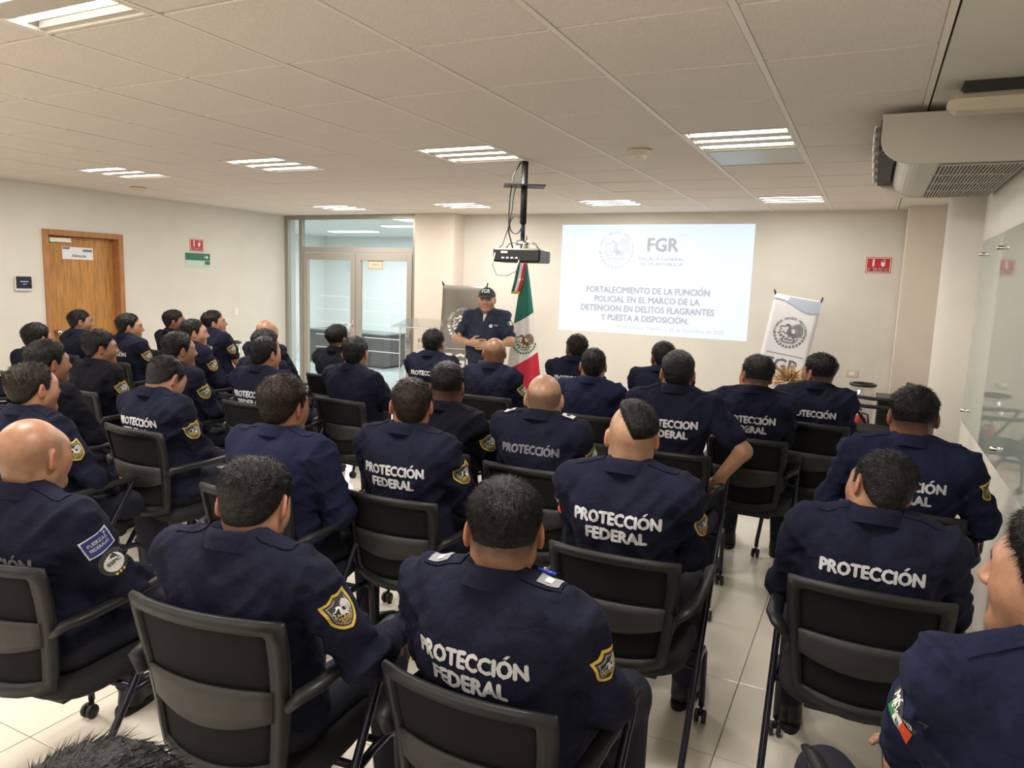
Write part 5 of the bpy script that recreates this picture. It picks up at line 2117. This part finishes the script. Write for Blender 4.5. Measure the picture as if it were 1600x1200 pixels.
def speaker_details(t_, j, pj, shirt):
    zs = j['zs']
    mb_ = MB()
    # wrist watch on the left wrist
    a = j['L']
    d = Vector(a['E'] - a['W']).normalized()
    c0 = Vector(a['W']) + d * .03
    u = d.orthogonal().normalized()
    v = d.cross(u)
    MB().tube([c0 + (u * math.cos(k * .524) + v * math.sin(k * .524)) * .034 for k in range(12)], .008, 6, closed=True).build('watch', M_CHROME, t_, True)
    # belt buckle
    MB().box(pj.drop((0, .3, j['pz'] - .02), (0, -1, 0), .004), (.05, .008, .03), bev=.003).build('belt_buckle', M_CHROME, t_)
    # chest logo
    mb_ = MB()
    fan_poly(mb_, oval2(-.075, zs - .10, .018, .018, 0, 14), lambda x_, y_: pj.drop((x_, .3, y_), (0, -1, 0), .003))
    put_text(mb_, 'FGR', lambda x_, y_: pj.drop((-x_, .3, y_), (0, -1, 0), .003), .125, zs - .100, height=.014, bold=.04, coarse=False)
    mb_.build('chest_logo', M_PWH, shirt)
    # open collar placket
    mb_ = MB()
    mb_.grid(lambda u_, v_: pj.drop(((u_ - .5) * .05 * (v_ * .9 + .1), .3, zs - .055 + v_ * .10), (0, -1, 0), .003), 4, 6)
    mb_.build('undershirt', mat('undershirt_white', (.6, .56, .54), .8), shirt)
    for s in ('L', 'R'):
        a = j[s]
        ad = Vector(a['E'] - a['S']).normalized()
        o_ = Vector((a['side'] * .75, .65, 0))
        o_ = (o_ - ad * o_.dot(ad)).normalized()
        rt = (-o_).cross(-ad)
        c0 = Vector(a['S']) + ad * .10
        mb_ = MB()
        if s == 'L':
            for q in range(3):
                mb_.cur = q
                mb_.grid(lambda u_, v_, q=q: pj.drop(c0 + rt * (-.033 + .022 * (q + u_)) - ad * (-.022 + .044 * v_), -o_, .003, .25), 2, 2)
            mb_.build('flag_patch', [M_PFG, M_PWH, M_PFR], shirt)
        else:
            fan_poly(mb_, oval2(0, 0, .02, .02, 0, 10), lambda x_, y_: pj.drop(c0 + rt * x_ - ad * y_, -o_, .003, .25))
            mb_.build('sleeve_badge', M_PWH, shirt)


# ================================================================== who sits where (head top seen at px, py; height zt)
def P_(id, px, py, zt, hy, label, chair, **k):
    d = dict(id=id, px=px, py=py, zt=zt, hy=hy, label=label, chair=chair)
    d.update(k)
    return d


S_ = ('shield',)
FADE = dict(hair='fade', top=.016, stub=.93)
SHORT = dict(hair='short', top=.016, side=.007)
BUZZ = dict(hair='short', top=.0045, side=.0025, stub=.8)
PEOPLE = [
    P_(34, 790, 757, 1.25, 26, 'man with wet spiky dark hair and PROTECCIÓN back lettering, nearest in the centre', 'black chair of the man with wet spiky hair, at the bottom edge',
       yaw=-1, cz=.97, skin='tan', fat=.8, sh=1.10, hp=dict(hair='fade', top=.013, col='black', stub=.93, ln=.016, w=1.03, neck=1.12, lift=.6), strands=5200, text=('2', .285, -.005), patch=S_, rank='grey', pen=True, arms='lap', knee=.19),
    P_(35, 402, 713, 1.25, 22, 'man bowing his head, cropped dark hair, arm on the chair rest', 'black chair of the man bowing his head, lower left',
       cz=1.1, zsoff=0.025, yaw=7, hpitch=22, skin='tan', fat=.5, sh=1.05, hp=dict(hair='crown', top=.013, side=.006, col='black', ln=.013, lift=.8), text=('1d', .285, -.045), patch=S_, armR='rest', armL='lap'),
    P_(36, 42, 655, 1.26, 12, 'bald man at the left edge with a blue FUERZAS FEDERALES sleeve patch', 'black chair of the bald man at the left edge',
       yaw=8, skin='tan', fat=.7, sh=1.05, hp=dict(hair='bald', stub=.35, w=1.02, neck=1.1), text=('1d', .285, -.03), patch=('fuerzas',)),
    P_(31, 990, 632, 1.32, 17, 'man with half-shaved head and mohawk hair, PROTECCIÓN FEDERAL on his back', 'black chair of the man with the half-shaved head',
       yaw=2, cz=1.0, skin='light', fat=.5, sh=1.05, hp=dict(hair='mohawk', top=.017, stub=.5, ln=.012, w=1.0, neck=1.08, lift=.9), text=('2', .30, 0), patch=('shield', 'mx')),
    P_(33, 1394, 706, 1.24, 30, 'man tilting his cropped head left, PROTECCIÓN above his chair back', 'black chair with a wide back below the tilted cropped head, lower right',
       cz=1.02, zsoff=0.03, yaw=1, hroll=14, hpitch=8, skin='tan', fat=.5, sh=1.06, hp=dict(BUZZ, top=.006), text=('1', .285, .01), cloth='navy', knee=.2),
    P_(37, 1688, 812, 1.36, 62, 'man cut by the right edge, face turned left, MÉXICO flag sleeve patch', 'black chair at the lower right corner under the man with the flag patch',
       yaw=24, skin='tan', fat=.5, sh=1.05, hp=dict(hair='short', top=.020, side=.005, col='black', ln=.02), patch=('mx',), cloth='blue', armL='in', armR=((.05, .27, .70), (.15, -.8, -.6), (-.7, .7, 0), (0, -.3, -1))),
    P_(22, 643, 592, 1.30, 33, 'man with thinning short brown hair, bright PROTECCIÓN FEDERAL lettering, centre', 'black chair of the thinning-haired man in the centre',
       yaw=3, cz=.98, skin='tan', fat=.4, sh=1.03, hp=dict(hair='crown', top=.006, side=.005, col='brown', stub=.8), text=('2', .29, 0), patch=S_),
    P_(23, 440, 593, 1.29, 4, 'man with spiky dark hair and a plain blue back turned right', 'black chair of the man with the plain blue back',
       yaw=4, skin='brown', fat=.4, sh=1.08, hp=dict(hair='short', top=.020, side=.010, col='brown', ln=.020, lift=1.0), cloth='blue', lean=4),
    P_(12, 266, 555, 1.28, 0, 'man with cropped head bent down, PROTECCIÓN FEDERAL above his chair, left group', 'black chair of the cropped man looking down, left group',
       cz=1.1, zsoff=0.03, yaw=-2, hpitch=30, skin='tan', fat=.4, hp=dict(BUZZ, stub=.7), text=('2', .27, .02), patch=S_, arms='in'),
    P_(7, 44, 568, 1.28, 0, 'man with thin combed brown hair behind the bald man at the left edge', 'black chair of the man with thin combed brown hair',
       yaw=4, skin='tan', fat=.5, hp=dict(hair='crown', top=.010, side=.008, col='brown', rec=.02), patch=S_, armR='lap'),
    P_(6, 70, 536, 1.29, -6, 'young man with thick black hair turned right beside the thin-haired man', 'black chair of the young man with thick black hair',
       yaw=2, skin='brown', fat=.2, hp=dict(SHORT, top=.022, side=.010), cloth='black'),
    P_(5, 152, 519, 1.27, -25, 'man in profile with black quiff in front of the door, dark shirt', 'black chair of the man with the black quiff',
       yaw=-4, skin='brown', fat=.2, hp=dict(SHORT, top=.022), patch=S_, cloth='black'),
    P_(2, 54, 507, 1.255, 8, 'man looking away at the far left below the card reader', 'black chair of the man looking away at far left',
       yaw=0, skin='tan', fat=.3, hp=dict(SHORT)),
    P_(1, -58, 503, 1.28, -10, 'man mostly outside the left edge, only his sleeve patch in view', 'black chair of the man cut off by the left edge',
       yaw=0, skin='tan', hp=dict(SHORT), patch=S_),
    P_(3, 122, 485, 1.30, -28, 'man with a round face seated directly before the wooden door', 'black chair of the round-faced man before the door',
       yaw=-3, skin='brown', fat=.5, hp=dict(BUZZ, top=.008)),
    P_(4, 199, 492, 1.30, -35, 'man in profile at the right jamb of the wooden door', 'black chair of the man at the door jamb',
       zsoff=0.03, yaw=-3, skin='tan', fat=.3, hp=dict(SHORT, rec=.01), text=('1', .27, 0), patch=S_),
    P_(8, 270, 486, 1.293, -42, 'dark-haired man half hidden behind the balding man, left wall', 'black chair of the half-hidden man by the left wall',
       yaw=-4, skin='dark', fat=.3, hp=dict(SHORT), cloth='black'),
    P_(9, 330, 486, 1.33, -42, 'man in short sleeves with raised profile against the cream left wall', 'black chair of the short-sleeved man by the left wall',
       zsoff=0.03, yaw=-6, hpitch=-8, skin='tan', fat=.4, hp=dict(SHORT, top=.018), short=True, text=('1', .27, 0), patch=S_),
    P_(10, 300, 500, 1.30, -36, 'balding man in profile with gold shield patch, left group', 'black chair of the balding man in profile, left group',
       yaw=-5, skin='tan', fat=.4, hp=dict(hair='short', top=.010, side=.008, rec=.04), patch=S_),
    P_(11, 276, 522, 1.29, -18, 'man with slicked black hair behind the man looking down', 'black chair of the man with slicked black hair',
       yaw=-2, skin='brown', fat=.3, hp=dict(SHORT, top=.018, rec=.015), patch=S_, arms='lap'),
    P_(13, 415, 500, 1.30, 0, 'bald man near the left end of the glass doors', 'black chair of the bald man near the glass doors',
       yaw=-2, skin='tan', fat=.5, hp=dict(hair='bald', stub=.3)),
    P_(14, 413, 518, 1.26, -4, 'man with wavy black hair hidden between bald man and cropped man', 'black chair of the man with wavy black hair',
       yaw=-2, skin='tan', fat=.3, hp=dict(SHORT, top=.024), patch=S_, knee=.2),
    P_(15, 411, 527, 1.30, -2, 'man with short receding hair and large lettering, left of the aisle', 'black chair of the receding-haired man left of the aisle',
       yaw=2, skin='tan', fat=.4, sh=1.03, hp=dict(hair='crown', top=.008, side=.006, rec=.015), text=('2', .29, 0), patch=S_, knee=.2),
    P_(16, 525, 508, 1.30, -8, 'man in a black jacket before the glass doors, looking up', 'black chair of the man in the black jacket',
       yaw=0, hpitch=-10, skin='tan', fat=.3, hp=dict(FADE, top=.02), cloth='black'),
    P_(17, 554, 527, 1.30, 20, 'man with crossed arms and a bald spot before the glass doors', 'black chair of the man with crossed arms',
       yaw=-3, skin='tan', fat=.4, hp=dict(hair='crown', top=.012, side=.008), arms='cross', sh=1.03),
    P_(18, 677, 516, 1.30, 14, 'dark-haired man in front of the clear lectern and grey banner', 'black chair of the man in front of the lectern',
       zsoff=0.025, yaw=3, skin='brown', fat=.3, hp=dict(SHORT, top=.014, side=.009), text=('1', .27, .01)),
    P_(20, 773, 528, 1.30, 27, 'bald man with protruding ears directly before the standing speaker', 'black chair of the bald man before the speaker',
       yaw=2, skin='brown', fat=.4, hp=dict(hair='bald', stub=.30), patch=S_),
    P_(21, 699, 570, 1.29, 18, 'man with dark fade haircut right behind the thinning-haired man', 'black chair of the man with the dark fade haircut',
       yaw=1, skin='dark', fat=.3, hp=dict(FADE, top=.018, stub=.85), text=('2', .28, 0), patch=S_, strands=900, cloth='black'),
    P_(24, 852, 585, 1.30, 14, 'balding man with light shoulder rank marks, dark lettering, centre row', 'black chair of the man with shoulder rank marks',
       cz=1.06, zsoff=0.035, yaw=1, hpitch=8, skin='light', fat=.5, hp=dict(hair='fringe', side=.001, stub=.75, w=1.02), text=('1d', .28, .015), patch=S_, rank='white', knee=.2),
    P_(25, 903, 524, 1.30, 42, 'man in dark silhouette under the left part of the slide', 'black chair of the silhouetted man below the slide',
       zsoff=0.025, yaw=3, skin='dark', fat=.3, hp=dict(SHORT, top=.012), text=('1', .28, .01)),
    P_(26, 928, 545, 1.30, 20, 'man with close-cropped brown head and plain back below the slide', 'black chair of the close-cropped man with plain back',
       yaw=2, skin='tan', fat=.3, hp=dict(BUZZ, stub=.72), cloth='blue'),
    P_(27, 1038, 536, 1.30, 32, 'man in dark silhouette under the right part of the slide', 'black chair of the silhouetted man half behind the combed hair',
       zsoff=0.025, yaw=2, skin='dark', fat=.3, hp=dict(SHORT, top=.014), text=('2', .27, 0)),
    P_(28, 1061, 550, 1.385, 16, 'man in short sleeves with combed black hair, hand on the armrest', 'black chair of the short-sleeved man with combed hair',
       zsoff=0.025, yaw=2, skin='tan', fat=.5, sh=1.05, hp=dict(hair='short', top=.013, side=.006, col='black', stub=.8, ln=.012, lift=.2), short=True, text=('2n', .29, -.005), armR='hip', cloth='navy'),
    P_(29, 1188, 558, 1.335, 33, 'man with undercut hair and a black strap across his back', 'black chair of the man with the strap across his back',
       zsoff=0.03, yaw=0, hroll=5, skin='tan', fat=.4, sh=1.03, hp=dict(FADE, top=.014), text=('2', .29, 0), sling=True, patch=('mx',)),
    P_(30, 1285, 555, 1.335, 50, 'man with flat-top hair facing left beside the white banner', 'black chair of the flat-top man beside the white banner',
       zsoff=0.03, yaw=-6, skin='brown', fat=.4, hp=dict(FADE, top=.015), cz=1.1, text=('1', .28, 0), patch=('mx',)),
    P_(32, 1432, 608, 1.345, 3, 'broad man with dense black hair beside the white column', 'black chair of the broad man beside the column',
       yaw=-5, skin='brown', fat=.6, sh=1.08, hp=dict(hair='fade', top=.014, stub=.93, w=1.03), text=('2', .29, 0), patch=S_, cloth='blue', arms='rest'),
    P_(38, 118, 1238, 1.26, 20, 'dark brown hair of a man rising into the bottom left corner', 'black chair of the man in the bottom left corner',
       yaw=6, skin='tan', fat=.3, hp=dict(hair='short', top=.024, side=.016, col='black', ln=.030, lift=.0, rand=.15), strands=5200),
]
for sp in PEOPLE:
    build_person(sp)

build_person(dict(id=19, standing=True, pos=(-3.55, 6.62), yaw=193, hy=200, hpitch=2, zt=1.66, label='standing speaker in navy polo and cap with clasped hands', hb=.0052, hs=.009,
                  skin='light', fat=.9, sh=1.0, short=True, cloth='polo', hp=dict(hair='cap', w=1.03, jaw=1.15, stub=.3, neck=1.12)))

# a folded sheet of notes on the lap of the man looking down
nx, ny, nd = PEOPLE_POS[12]
t = thing('notepad', 'small white notepad on the lap of the cropped man looking down', 'notepad', (nx + .13, ny + .36, .622), math.radians(-12))
MB().box((0, 0, .004), (.15, .21, .008), bev=.002).build('pages', M_PAPER, t)
MB().box((0, 0, .0085), (.13, .0012, .0006)).build('ruled_line', M_PGR, t)
MB().box((0, .03, .0085), (.13, .0012, .0006)).build('ruled_line', M_PGR, t)
